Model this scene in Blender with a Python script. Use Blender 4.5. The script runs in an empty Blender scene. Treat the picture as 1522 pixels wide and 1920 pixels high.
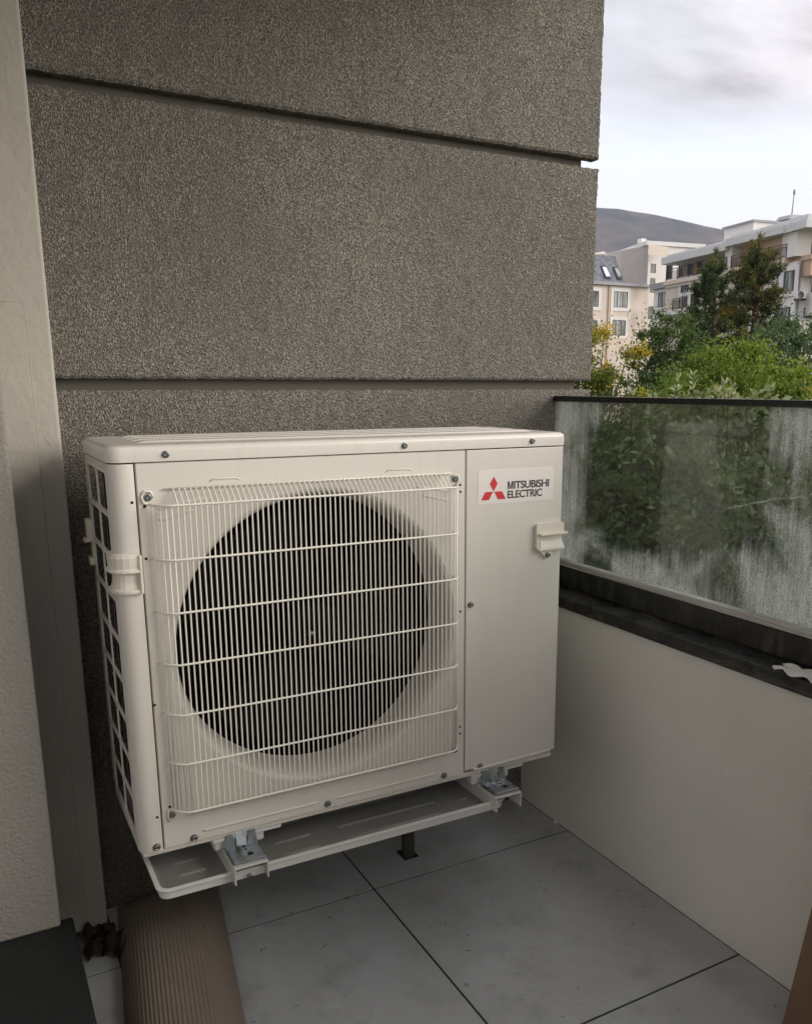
import bpy, bmesh, math, random
import numpy as np
from mathutils import Vector, Matrix
random.seed(7); rng = np.random.default_rng(11)
S = bpy.context.scene
COL = S.collection
R = math.radians

# ------------------------------------------------------------------ camera
CX, CY, CZ = -0.21368, -1.54455, 1.20455
PITCH, ROLL, YAW = -0.221477, -0.000576, -0.510538
FPX, PPX, PPY = 1610.95, 73.70, 125.65
def _rot(a, b, c):
    ca, sa, cb, sb, cc, sc = math.cos(a), math.sin(a), math.cos(b), math.sin(b), math.cos(c), math.sin(c)
    return (Matrix(((cc, -sc, 0), (sc, cc, 0), (0, 0, 1))) @ Matrix(((1, 0, 0), (0, ca, -sa), (0, sa, ca)))
            @ Matrix(((cb, 0, sb), (0, 1, 0), (-sb, 0, cb))))
RM = _rot(PITCH, ROLL, YAW)
CAMP = Vector((CX, CY, CZ))
right, fwd, up = RM.col[0], RM.col[1], RM.col[2]
cam = bpy.data.cameras.new("camera"); camo = bpy.data.objects.new("camera", cam); COL.objects.link(camo)
mw = Matrix.Identity(4)
for i in range(3):
    mw[i][0] = right[i]; mw[i][1] = up[i]; mw[i][2] = -fwd[i]; mw[i][3] = CAMP[i]
camo.matrix_world = mw
cam.sensor_fit = 'HORIZONTAL'; cam.sensor_width = 36.0; cam.lens = FPX / 1522 * 36
cam.shift_x = -PPX / 1522; cam.shift_y = PPY / 1522
cam.clip_start = 0.05; cam.clip_end = 20000
S.camera = camo

# ------------------------------------------------------------------ light
SUN_AZ = R(-48)      # direction the light comes from, measured from -Y towards +X
SUN_EL = R(19)
sdir = Vector((math.sin(-SUN_AZ) * math.cos(SUN_EL), -math.cos(SUN_AZ) * math.cos(SUN_EL), math.sin(SUN_EL)))
sl = bpy.data.lights.new("sun", 'SUN'); sl.energy = 2.1; sl.angle = R(42); sl.color = (1.0, .93, .83)
so = bpy.data.objects.new("sun", sl); COL.objects.link(so)
so.rotation_euler = sdir.to_track_quat('Z', 'Y').to_euler()
so.location = (3, -6, 6)
S.view_settings.view_transform = 'Standard'; S.view_settings.look = 'None'
S.view_settings.gamma = 1; S.view_settings.exposure = 0.95
S.cycles.max_bounces = 10; S.cycles.diffuse_bounces = 6; S.cycles.transparent_max_bounces = 24
S.cycles.use_adaptive_sampling = True

CLX, CLY = 0.9, 4.2   # where the cloud bank stands
def world():
    w = bpy.data.worlds.new("World"); S.world = w; w.use_nodes = True
    nt = w.node_tree; nt.nodes.clear(); N = nt.nodes.new; L = nt.links.new
    out = N('ShaderNodeOutputWorld'); bg = N('ShaderNodeBackground'); L(bg.outputs[0], out.inputs[0])
    bg.inputs[1].default_value = 0.1
    sky = N('ShaderNodeTexSky'); sky.sky_type = 'NISHITA'; sky.sun_disc = False
    sky.sun_elevation = SUN_EL; sky.sun_rotation = math.atan2(sdir.x, sdir.y)
    sky.altitude = 600; sky.air_density = 1.0; sky.dust_density = 2.5; sky.ozone_density = 1.0
    tc = N('ShaderNodeTexCoord')
    sep = N('ShaderNodeSeparateXYZ'); L(tc.outputs['Generated'], sep.inputs[0])
    # clouds lie on a high layer: divide by elevation
    ad = N('ShaderNodeMath'); ad.operation = 'ADD'; L(sep.outputs[2], ad.inputs[0]); ad.inputs[1].default_value = 0.10
    dv = N('ShaderNodeVectorMath'); dv.operation = 'DIVIDE'
    cb = N('ShaderNodeCombineXYZ'); L(ad.outputs[0], cb.inputs[0]); L(ad.outputs[0], cb.inputs[1]); cb.inputs[2].default_value = 1
    L(tc.outputs['Generated'], dv.inputs[0]); L(cb.outputs[0], dv.inputs[1])
    mp = N('ShaderNodeMapping'); L(dv.outputs[0], mp.inputs[0])
    mp.inputs['Rotation'].default_value = (0, 0, R(40)); mp.inputs['Scale'].default_value = (0.55, 1.15, 0); mp.inputs['Location'].default_value = (CLX, CLY, 0)
    n1 = N('ShaderNodeTexNoise'); n1.inputs['Scale'].default_value = 0.9; n1.inputs['Detail'].default_value = 7; n1.inputs['Roughness'].default_value = .5
    n1.inputs['Distortion'].default_value = .3
    L(mp.outputs[0], n1.inputs['Vector'])
    cr = N('ShaderNodeValToRGB'); L(n1.outputs[0], cr.inputs[0])
    cr.color_ramp.elements[0].position = .30; cr.color_ramp.elements[0].color = (.25, .25, .25, 1)
    cr.color_ramp.elements[1].position = .52; cr.color_ramp.elements[1].color = (1, 1, 1, 1)
    # cloud cover thins towards the horizon
    mr = N('ShaderNodeMapRange'); mr.inputs['From Min'].default_value = .225; mr.inputs['From Max'].default_value = .30
    mr.interpolation_type = 'SMOOTHSTEP'
    L(sep.outputs[2], mr.inputs['Value'])
    mm = N('ShaderNodeMath'); mm.operation = 'MULTIPLY'; L(cr.outputs[0], mm.inputs[0]); L(mr.outputs[0], mm.inputs[1])
    n2 = N('ShaderNodeTexNoise'); n2.inputs['Scale'].default_value = 1.5; n2.inputs['Detail'].default_value = 8; n2.inputs['Roughness'].default_value = .58
    L(mp.outputs[0], n2.inputs['Vector'])
    cc = N('ShaderNodeValToRGB'); L(n2.outputs[0], cc.inputs[0])
    cc.color_ramp.elements[0].position = .43; cc.color_ramp.elements[0].color = (.82, .755, .79, 1)
    cc.color_ramp.elements[1].position = .56; cc.color_ramp.elements[1].color = (.43, .40, .415, 1)
    cs = N('ShaderNodeVectorMath'); cs.operation = 'SCALE'; L(cc.outputs[0], cs.inputs[0]); cs.inputs['Scale'].default_value = 6.6
    # thin high veil that whitens the sky
    veil = N('ShaderNodeMix'); veil.data_type = 'RGBA'; veil.inputs[0].default_value = .90
    L(sky.outputs[0], veil.inputs[6])
    vr = N('ShaderNodeValToRGB'); L(sep.outputs[2], vr.inputs[0])
    e = vr.color_ramp.elements; e[0].position = .06; e[0].color = (1.0, .925, .835, 1); e[1].position = .26; e[1].color = (.88, .925, .98, 1)
    vs = N('ShaderNodeVectorMath'); vs.operation = 'SCALE'; L(vr.outputs[0], vs.inputs[0]); vs.inputs['Scale'].default_value = 6.6
    L(vs.outputs[0], veil.inputs[7])
    mx = N('ShaderNodeMix'); mx.data_type = 'RGBA'; L(mm.outputs[0], mx.inputs[0]); L(veil.outputs[2], mx.inputs[6]); L(cs.outputs[0], mx.inputs[7])
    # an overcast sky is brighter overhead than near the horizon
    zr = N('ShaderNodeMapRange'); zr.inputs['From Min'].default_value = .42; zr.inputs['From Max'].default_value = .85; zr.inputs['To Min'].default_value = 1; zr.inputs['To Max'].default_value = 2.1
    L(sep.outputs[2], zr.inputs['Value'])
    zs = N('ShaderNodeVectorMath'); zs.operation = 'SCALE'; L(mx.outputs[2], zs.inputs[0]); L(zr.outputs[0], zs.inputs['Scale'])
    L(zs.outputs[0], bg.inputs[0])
world()

# ------------------------------------------------------------------ pixel helpers (measuring the photograph)
def ray(px, py):
    return RM @ Vector(((px - 761 - PPX) / FPX, 1.0, -(py - 960 - PPY) / FPX))
def at(px, py, depth):
    return CAMP + ray(px, py) * depth

# ------------------------------------------------------------------ object helpers
OFF = {}
def tag(o, label=None, cat=None, group=None, kind=None):
    if label: o['label'] = label
    if cat: o['category'] = cat
    if group: o['group'] = group
    if kind: o['kind'] = kind
    return o
def thing(name, loc, label, cat, group=None):
    o = bpy.data.objects.new(name, None); COL.objects.link(o); o.location = loc
    o.empty_display_size = .1
    OFF[o.name] = Vector(loc)
    return tag(o, label, cat, group)
def link(name, me, mat, parent=None, smooth=False, origin=None):
    """mesh is given in world coordinates"""
    o = bpy.data.objects.new(name, me); COL.objects.link(o)
    off = OFF[parent.name] if parent else (Vector(origin) if origin else Vector((0, 0, 0)))
    if off.length: me.transform(Matrix.Translation(-off))
    if parent: o.parent = parent
    else: o.location = off
    OFF[o.name] = off
    if mat:
        for m in (mat if isinstance(mat, (list, tuple)) else [mat]): me.materials.append(m)
    if smooth: me.polygons.foreach_set('use_smooth', [True] * len(me.polygons))
    me.update()
    return o

class MB:
    def __init__(s): s.bm = bmesh.new()
    def box(s, x0, x1, y0, y1, z0, z1, bev=0, seg=2, mi=0):
        vs = [s.bm.verts.new(p) for p in ((x0, y0, z0), (x1, y0, z0), (x1, y1, z0), (x0, y1, z0), (x0, y0, z1), (x1, y0, z1), (x1, y1, z1), (x0, y1, z1))]
        fs = [s.bm.faces.new([vs[i] for i in f]) for f in ((3, 2, 1, 0), (4, 5, 6, 7), (0, 1, 5, 4), (1, 2, 6, 5), (2, 3, 7, 6), (3, 0, 4, 7))]
        for f in fs: f.material_index = mi
        if bev:
            es = list({e for f in fs for e in f.edges})
            bmesh.ops.bevel(s.bm, geom=es, offset=bev, segments=seg, affect='EDGES', profile=.5)
        return s
    def hull8(s, pts, mi=0):
        vs = [s.bm.verts.new(p) for p in pts]
        for f in ((3, 2, 1, 0), (4, 5, 6, 7), (0, 1, 5, 4), (1, 2, 6, 5), (2, 3, 7, 6), (3, 0, 4, 7)):
            s.bm.faces.new([vs[i] for i in f]).material_index = mi
        return s
    def prism(s, pts, vec, mi=0, bev=0):
        vec = Vector(vec)
        a = [s.bm.verts.new(p) for p in pts]; b = [s.bm.verts.new(Vector(p) + vec) for p in pts]
        fs = [s.bm.faces.new(a[::-1]), s.bm.faces.new(b)]
        n = len(a)
        for i in range(n): fs.append(s.bm.faces.new((a[i], a[(i + 1) % n], b[(i + 1) % n], b[i])))
        for f in fs: f.material_index = mi
        if bev:
            bmesh.ops.bevel(s.bm, geom=list({e for f in fs for e in f.edges}), offset=bev, segments=2, affect='EDGES')
        return s
    def tube(s, pts, r, n=8, mi=0, caps=True):
        pts = [Vector(p) for p in pts]
        rs = r if isinstance(r, (list, tuple)) else [r] * len(pts)
        rings = []; ref = None
        for i, p in enumerate(pts):
            if i == 0: t = pts[1] - p
            elif i == len(pts) - 1: t = p - pts[i - 1]
            else: t = (pts[i + 1] - p).normalized() + (p - pts[i - 1]).normalized()
            t.normalize()
            if ref is None: ref = Vector((0, 0, 1)) if abs(t.z) < .9 else Vector((1, 0, 0))
            u = t.cross(ref).normalized(); v = t.cross(u).normalized(); ref = -v if False else u.cross(t)
            rings.append([s.bm.verts.new(p + (u * math.cos(2 * math.pi * k / n) + v * math.sin(2 * math.pi * k / n)) * rs[i]) for k in range(n)])
        for a, b in zip(rings, rings[1:]):
            for k in range(n):
                f = s.bm.faces.new((a[k], a[(k + 1) % n], b[(k + 1) % n], b[k])); f.smooth = True; f.material_index = mi
        if caps:
            s.bm.faces.new(rings[0][::-1]).material_index = mi; s.bm.faces.new(rings[-1]).material_index = mi
        return s
    def lathe(s, c, prof, n=64, axis='y', mi=0, smooth=True, cap0=False, cap1=False):
        """prof: list of (radius, offset along axis)"""
        c = Vector(c); rings = []
        for r, h in prof:
            ring = []
            for k in range(n):
                a = 2 * math.pi * k / n
                if axis == 'y': p = c + Vector((r * math.cos(a), h, r * math.sin(a)))
                elif axis == 'z': p = c + Vector((r * math.cos(a), r * math.sin(a), h))
                else: p = c + Vector((h, r * math.cos(a), r * math.sin(a)))
                ring.append(s.bm.verts.new(p))
            rings.append(ring)
        for a, b in zip(rings, rings[1:]):
            for k in range(n):
                f = s.bm.faces.new((a[k], a[(k + 1) % n], b[(k + 1) % n], b[k])); f.smooth = smooth; f.material_index = mi
        if cap0: s.bm.faces.new(rings[0][::-1]).material_index = mi
        if cap1: s.bm.faces.new(rings[-1]).material_index = mi
        return s
    def build(s, name, mat, parent=None, smooth=False, origin=None, norm=True):
        if norm: bmesh.ops.recalc_face_normals(s.bm, faces=s.bm.faces)
        me = bpy.data.meshes.new(name); s.bm.to_mesh(me); s.bm.free()
        return link(name, me, mat, parent, smooth, origin)

def displaced_grid(name, o, ux, uy, nx, ny, fn, mat, parent=None, smooth=True):
    """grid from origin o along ux, uy; fn(i,j,point)->offset vector"""
    o, ux, uy = Vector(o), Vector(ux), Vector(uy)
    vs = []; fs = []
    for j in range(ny + 1):
        for i in range(nx + 1):
            p = o + ux * (i / nx) + uy * (j / ny); vs.append(p + fn(i / nx, j / ny, p))
    for j in range(ny):
        for i in range(nx):
            a = j * (nx + 1) + i; fs.append((a, a + 1, a + nx + 2, a + nx + 1))
    me = bpy.data.meshes.new(name); me.from_pydata(vs, [], fs)
    return link(name, me, mat, parent, smooth)

# ------------------------------------------------------------------ materials
class Mat:
    def __init__(s, name, base=(.5, .5, .5), rough=.6, metal=0, spec=.5):
        s.m = bpy.data.materials.new(name); s.m.use_nodes = True; s.nt = s.m.node_tree
        s.b = s.nt.nodes['Principled BSDF']; s.out = s.nt.nodes['Material Output']
        s.b.inputs['Base Color'].default_value = (*base, 1); s.b.inputs['Roughness'].default_value = rough
        s.b.inputs['Metallic'].default_value = metal; s.b.inputs['Specular IOR Level'].default_value = spec
        s.co = None; s.base = base
    def N(s, t, **kw):
        n = s.nt.nodes.new(t)
        for k, v in kw.items():
            if k in n.inputs: n.inputs[k].default_value = v
            else: setattr(n, k, v)
        return n
    def L(s, a, b): s.nt.links.new(a, b)
    def pos(s, scale=(1, 1, 1), rot=(0, 0, 0)):
        g = s.N('ShaderNodeNewGeometry'); mp = s.N('ShaderNodeMapping')
        mp.inputs['Scale'].default_value = scale; mp.inputs['Rotation'].default_value = rot
        s.L(g.outputs['Position'], mp.inputs[0]); return mp.outputs[0]
    def noise(s, sc, det=4, rough=.5, dist=0, vec=None, scale=(1, 1, 1), rot=(0, 0, 0)):
        n = s.N('ShaderNodeTexNoise'); n.inputs['Scale'].default_value = sc; n.inputs['Detail'].default_value = det
        n.inputs['Roughness'].default_value = rough; n.inputs['Distortion'].default_value = dist
        s.L(vec or s.pos(scale, rot), n.inputs['Vector']); return n.outputs[0]
    def ramp(s, fac, stops):
        r = s.N('ShaderNodeValToRGB'); s.L(fac, r.inputs[0]); e = r.color_ramp.elements
        while len(e) < len(stops): e.new(.5)
        for el, (p, c) in zip(e, stops):
            el.position = p; el.color = (*c, 1) if isinstance(c, (tuple, list)) else (c, c, c, 1)
        return r.outputs[0]
    def mix(s, fac, a, b, mode='MIX'):
        n = s.N('ShaderNodeMix', data_type='RGBA', blend_type=mode)
        for sock, v in ((n.inputs[0], fac), (n.inputs[6], a), (n.inputs[7], b)):
            if hasattr(v, 'is_output') or isinstance(v, bpy.types.NodeSocket): s.L(v, sock)
            elif isinstance(v, (int, float)): sock.default_value = v if sock == n.inputs[0] else (v, v, v, 1)
            else: sock.default_value = (*v, 1)
        return n.outputs[2]
    def math(s, op, a, b=None, c=None):
        n = s.N('ShaderNodeMath', operation=op)
        for i, v in enumerate((a, b, c)):
            if v is None: continue
            if isinstance(v, bpy.types.NodeSocket): s.L(v, n.inputs[i])
            else: n.inputs[i].default_value = v
        return n.outputs[0]
    def color(s, sock): s.L(sock, s.b.inputs['Base Color']); return s
    def rough(s, sock): s.L(sock, s.b.inputs['Roughness']); return s
    def bump(s, h, dist=.001, strength=1):
        n = s.N('ShaderNodeBump'); n.inputs['Strength'].default_value = strength; n.inputs['Distance'].default_value = dist
        s.L(h, n.inputs['Height'])
        if s.b.inputs['Normal'].links: s.L(s.b.inputs['Normal'].links[0].from_socket, n.inputs['Normal'])
        s.L(n.outputs[0], s.b.inputs['Normal']); return s

def stucco(name, base, dark, grain=150, dist=.004, var=.25, stretch=(1.3, 1, .75)):
    m = Mat(name, base, .9, spec=.2)
    v = m.pos(stretch, (0, R(-24), 0))
    n = m.noise(grain, 2, .45, .35, vec=v)
    n2 = m.noise(grain * 2.1, 1, .5, .2, vec=v)
    h = m.math('ADD', m.ramp(n, [(.36, 0.), (.66, 1.)]), m.math('MULTIPLY', n2, .45))
    big = m.noise(2.2, 4, .6)
    c = m.mix(m.ramp(n, [(.32, 0.), (.66, 1.)]), dark, base)  # low grain coloured dark: relief shade put into the colour
    c = m.mix(m.ramp(big, [(.38, 0.), (.64, .42)]), c, tuple(x * .45 for x in base))
    st = m.noise(14, 4, .6, .3, scale=(1, 1, .07)); c = m.mix(m.ramp(st, [(.52, 0.), (.72, .22)]), c, tuple(x * .5 for x in base))
    m.color(c); m.bump(h, dist); m.bump(m.noise(16, 3, .6), .0035); return m.m
M = {}
M['stucco'] = stucco('dark_textured_render', (.55, .51, .445), (.130, .119, .100), 285, .0095, .25, (1.25, 1, .85))
m = Mat('groove_paint', (.12, .11, .09), .7); m.color(m.mix(m.noise(9, 4), (.12, .11, .09), (.095, .085, .07))); M['groove'] = m.m
# white painted plaster walls
def plaster(name, base, sc, dist, spots=True):
    m = Mat(name, base, .8, spec=.3)
    n = m.noise(sc, 4, .6, .4); big = m.noise(1.6, 5, .6)
    c = m.mix(m.ramp(big, [(.35, 0.), (.7, 1.)]), base, tuple(x * .88 for x in base))
    if spots:
        sp = m.noise(55, 2, .5); c = m.mix(m.ramp(sp, [(.70, 0.), (.76, .35)]), c, tuple(x * .55 for x in base))
    m.color(c); m.bump(n, dist); return m
M['parapet'] = plaster('parapet_paint', (.82, .80, .74), 230, .0011).m
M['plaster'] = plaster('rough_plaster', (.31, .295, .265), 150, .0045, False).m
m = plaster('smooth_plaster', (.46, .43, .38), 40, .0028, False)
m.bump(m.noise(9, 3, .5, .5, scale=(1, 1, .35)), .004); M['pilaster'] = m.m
M['housewall'] = plaster('house_wall', (.80, .78, .73), 60, .001, False).m
M['ceiling'] = plaster('ceiling_paint', (.34, .32, .29), 60, .001, False).m
# floor tiles
m = Mat('floor_tile', (.23, .24, .245), .42, spec=.45)
b1 = m.noise(2.6, 6, .68, .15); b2 = m.noise(8, 8, .72, .25)
c = m.mix(m.ramp(b1, [(.32, 0.), (.68, 1.)]), (.54, .565, .575), (.42, .435, .43))
c = m.mix(m.ramp(b2, [(.52, 0.), (.80, .55)]), c, (.15, .15, .145))
c = m.mix(m.ramp(m.noise(34, 3, .6), [(.67, 0.), (.73, .75)]), c, (.12, .112, .10))
m.color(c); m.rough(m.ramp(b2, [(.3, .36), (.7, .56)])); m.bump(m.noise(260, 2), .0003); M['tile'] = m.m
m = Mat('grout', (.035, .030, .025), .9); m.color(m.mix(m.noise(60), (.05, .042, .034), (.02, .018, .015))); M['grout'] = m.m
# black granite
m = Mat('black_granite', (.02, .02, .02), .3)
g1 = m.noise(420, 2, .6); g2 = m.noise(14, 5, .65, .6)
c = m.mix(m.ramp(g1, [(.60, 0.), (.70, 1.)]), (.014, .014, .014), (.10, .10, .10))
c = m.mix(m.ramp(g2, [(.46, 0.), (.72, .6)]), c, (.10, .085, .068)); c = m.mix(m.ramp(m.noise(5, 6, .7, 1, scale=(1, .35, 1)), [(.58, 0.), (.66, .7)]), c, (.20, .185, .16)); m.bump(m.noise(90, 4, .7), .0025)
m.color(c); m.rough(m.ramp(g2, [(.35, .20), (.65, .6)])); M['granite'] = m.m
m = Mat('dark_stone', (.03, .03, .03), .75)
g1 = m.noise(300, 3, .6); g2 = m.noise(10, 5, .65)
c = m.mix(m.ramp(g1, [(.45, 0.), (.68, 1.)]), (.006, .007, .007), (.022, .024, .025)); c = m.mix(m.ramp(g2, [(.45, 0.), (.75, .35)]), c, (.035, .035, .034))
m.color(c); m.bump(g1, .0006); M['stone'] = m.m
m = Mat('dirty_black_channel', (.02, .02, .02), .35)
g2 = m.noise(30, 6, .7, .5, scale=(1, 1, .35)); g3 = m.noise(240, 3, .7)
c = m.mix(m.ramp(g2, [(.50, 0.), (.78, .6)]), (.017, .017, .016), (.16, .15, .135)); c = m.mix(m.ramp(g3, [(.62, 0.), (.72, .35)]), c, (.22, .22, .2))
m.color(c); m.rough(m.ramp(g2, [(.4, .32), (.7, .8)])); M['channel'] = m.m
# air conditioner paints
def paint(name, base, rough=.32):
    m = Mat(name, base, rough, spec=.5)
    b = m.noise(3.5, 4, .6); c = m.mix(m.ramp(b, [(.35, 0.), (.7, 1.)]), base, tuple(x * .97 for x in base)); c = m.mix(m.ramp(m.noise(26, 5, .65, 0, scale=(1, 1, .12)), [(.54, 0.), (.78, .16)]), c, (.42, .38, .32)); m.color(c)
    m.rough(m.ramp(m.noise(40, 3), [(.3, rough - .01), (.7, rough + .03)])); m.bump(m.noise(700, 1), .00006); return m.m
M['casing'] = paint('cream_enamel', (.71, .675, .62)); M['lidpaint'] = paint('cream_enamel_lid', (.745, .71, .655), .28)
M['plastic'] = paint('ivory_plastic', (.76, .71, .63), .38)
M['wire'] = Mat('white_coated_wire', (.82, .79, .72), .3).m
M['traypaint'] = paint('grey_white_metal', (.72, .72, .69), .36); M['trayshade'] = paint('tray_metal_shaded', (.27, .27, .25), .36); M['armpaint'] = paint('white_powder_coat', (.64, .635, .61), .35)  # tray interior: same metal darkened, shade under the unit put into colour
m = Mat('zinc', (.62, .66, .70), .3, 1.0); z = m.noise(60, 4, .6); m.rough(m.ramp(z, [(.3, .22), (.7, .45)])); m.color(m.mix(z, (.34, .38, .42), (.52, .56, .60))); M['zinc'] = m.m
M['screw'] = Mat('dull_screw', (.22, .235, .24), .38, .9).m
M['bolt'] = Mat('bolt_steel', (.42, .46, .44), .22, 1.0).m
M['dark'] = Mat('cavity_shade', (.006, .006, .005), .9, spec=.1).m  # near-black colour stands in for the unlit inside of the unit
m = Mat('coil_fins', (.02, .022, .022), .5, .2); wv = m.N('ShaderNodeTexWave', bands_direction='Z'); wv.inputs['Scale'].default_value = 90; m.L(m.pos(), wv.inputs['Vector'])
m.color(m.mix(wv.outputs[1], (.008, .009, .009), (.05, .055, .055))); m.b.inputs['Metallic'].default_value = 0; m.b.inputs['Roughness'].default_value = .8; m.b.inputs['Specular IOR Level'].default_value = .2; M['coil'] = m.m
M['blade'] = Mat('fan_blade_black', (.007, .007, .0065), .8, spec=.12).m
M['hole'] = Mat('hole_black', (.01, .009, .008), .9).m
M['label'] = paint('label_vinyl', (.80, .75, .72), .42)
M['red'] = Mat('emblem_red', (.62, .035, .04), .4).m; M['ink'] = Mat('lettering_black', (.018, .015, .015), .45).m
M['pipe'] = Mat('grey_pipe', (.045, .043, .038), .55).m
# corrugated mat
m = Mat('ribbed_brown_card', (.20, .145, .10), .75, spec=.2)
c = m.mix(m.ramp(m.noise(5, 5, .6), [(.3, 0.), (.7, 1.)]), (.30, .25, .205), (.235, .192, .155)); c = m.mix(m.ramp(m.noise(25, 4, .6), [(.66, 0.), (.75, .4)]), c, (.08, .05, .035))
m.color(c); m.bump(m.noise(400), .0003); M['mat'] = m.m
m = Mat('cardboard', (.10, .06, .038), .85, spec=.2); m.color(m.mix(m.noise(12, 4), (.06, .040, .028), (.038, .026, .018))); M['card'] = m.m
m = Mat('brown_board', (.20, .12, .075), .6); m.color(m.mix(m.noise(14, 5, .6, 1, scale=(1, 1, .12)), (.235, .142, .09), (.15, .088, .055))); M['board'] = m.m
m = Mat('white_paper', (.70, .69, .66), .8); M['paper'] = m.m
M['railcap'] = Mat('black_rubber_cap', (.012, .012, .012), .25).m
m = Mat('aluminium_strip', (.50, .49, .47), .5, .3)
st = m.noise(60, 3, .6, scale=(.05, .05, 12)); m.color(m.mix(m.ramp(st, [(.4, 0.), (.6, 1.)]), (.74, .73, .70), (.36, .35, .33))); M['alu'] = m.m

# dirty glass
def glass():
    m = Mat('dirty_greenish_glass'); nt = m.nt
    tr = m.N('ShaderNodeBsdfTransparent'); tr.inputs[0].default_value = (.66, .69, .665, 1)
    gl = m.N('ShaderNodeBsdfGlossy'); gl.inputs['Roughness'].default_value = .06; gl.inputs[0].default_value = (1, 1, 1, 1)
    fr = m.N('ShaderNodeFresnel'); fr.inputs[0].default_value = 1.45
    mg = m.N('ShaderNodeMixShader'); m.L(m.math('MULTIPLY', fr.outputs[0], .3), mg.inputs[0]); m.L(tr.outputs[0], mg.inputs[1]); m.L(gl.outputs[0], mg.inputs[2])
    di = m.N('ShaderNodeBsdfDiffuse'); di.inputs[0].default_value = (.55, .57, .56, 1)
    tl = m.N('ShaderNodeBsdfTranslucent'); tl.inputs[0].default_value = (.62, .65, .64, 1)
    dm = m.N('ShaderNodeMixShader'); dm.inputs[0].default_value = .5; m.L(di.outputs[0], dm.inputs[1]); m.L(tl.outputs[0], dm.inputs[2])
    # dried water: vertical runs, speckle, haze; denser near the foot and the wall end
    g = m.N('ShaderNodeNewGeometry'); sp = m.N('ShaderNodeSeparateXYZ'); m.L(g.outputs['Position'], sp.inputs[0])
    z = sp.outputs[2]; y = sp.outputs[1]
    runs = m.noise(60, 4, .65, .25, scale=(1, 1, .055))
    runs2 = m.noise(150, 2, .6, .2, scale=(1, 1, .10))
    speck = m.noise(330, 2, .65, .4)
    blot = m.noise(5.2, 5, .62, .9)
    blot2 = m.noise(2.4, 3, .55, .5)
    zl = m.N('ShaderNodeMapRange', interpolation_type='SMOOTHSTEP'); m.L(z, zl.inputs[0]); zl.inputs[1].default_value = .92; zl.inputs[2].default_value = .735
    yl = m.N('ShaderNodeMapRange', interpolation_type='SMOOTHSTEP'); m.L(y, yl.inputs[0]); yl.inputs[1].default_value = .22; yl.inputs[2].default_value = .40
    yr = m.N('ShaderNodeMapRange', interpolation_type='SMOOTHSTEP'); m.L(y, yr.inputs[0]); yr.inputs[1].default_value = -.12; yr.inputs[2].default_value = -.42
    foot = m.math('MULTIPLY', zl.outputs[0], .42)
    side = m.math('MULTIPLY', yl.outputs[0], .42)
    rgt = m.math('MULTIPLY', yr.outputs[0], .62)
    dens = m.math('ADD', m.math('ADD', foot, side), rgt)
    dens = m.math('ADD', dens, m.math('MULTIPLY', m.math('SUBTRACT', blot, .5), 2.6))
    dens = m.math('ADD', dens, m.math('MULTIPLY', m.math('SUBTRACT', blot2, .5), 1.8))
    dens = m.math('ADD', dens, m.math('MULTIPLY', m.math('SUBTRACT', runs, .5), 1.3))
    dn = m.N('ShaderNodeMapRange', interpolation_type='SMOOTHSTEP'); m.L(dens, dn.inputs[0]); dn.inputs[1].default_value = .05; dn.inputs[2].default_value = 1.0
    grain = m.math('MULTIPLY', m.ramp(speck, [(.38, .26), (.60, 1.)]), m.ramp(runs2, [(.35, .45), (.65, 1.)]))
    fac = m.math('ADD', m.math('MULTIPLY', m.math('MULTIPLY', dn.outputs[0], grain), .95), .004)
    # a pale scratch running across the right part
    ln = m.math('ABSOLUTE', m.math('SUBTRACT', z, m.math('ADD', m.math('ADD', m.math('MULTIPLY', y, -.2687), .883), m.math('MULTIPLY', m.math('SUBTRACT', m.noise(9, 3, .6), .5), .022))))
    lm = m.N('ShaderNodeMapRange'); m.L(ln, lm.inputs[0]); lm.inputs[1].default_value = .0022; lm.inputs[2].default_value = .0004; lm.inputs[3].default_value = 0; lm.inputs[4].default_value = .32
    ym = m.N('ShaderNodeMapRange'); m.L(y, ym.inputs[0]); ym.inputs[1].default_value = -.16; ym.inputs[2].default_value = -.24
    fac = m.math('ADD', fac, m.math('MULTIPLY', m.math('MULTIPLY', lm.outputs[0], ym.outputs[0]), m.ramp(m.noise(45, 3), [(.4, 0.), (.6, 1.)])))
    mf = m.N('ShaderNodeMixShader'); m.L(m.math('MINIMUM', fac, .9), mf.inputs[0]); m.L(mg.outputs[0], mf.inputs[1]); m.L(dm.outputs[0], mf.inputs[2])
    m.L(mf.outputs[0], m.out.inputs[0]); return m.m
M['glass'] = glass()

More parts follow.
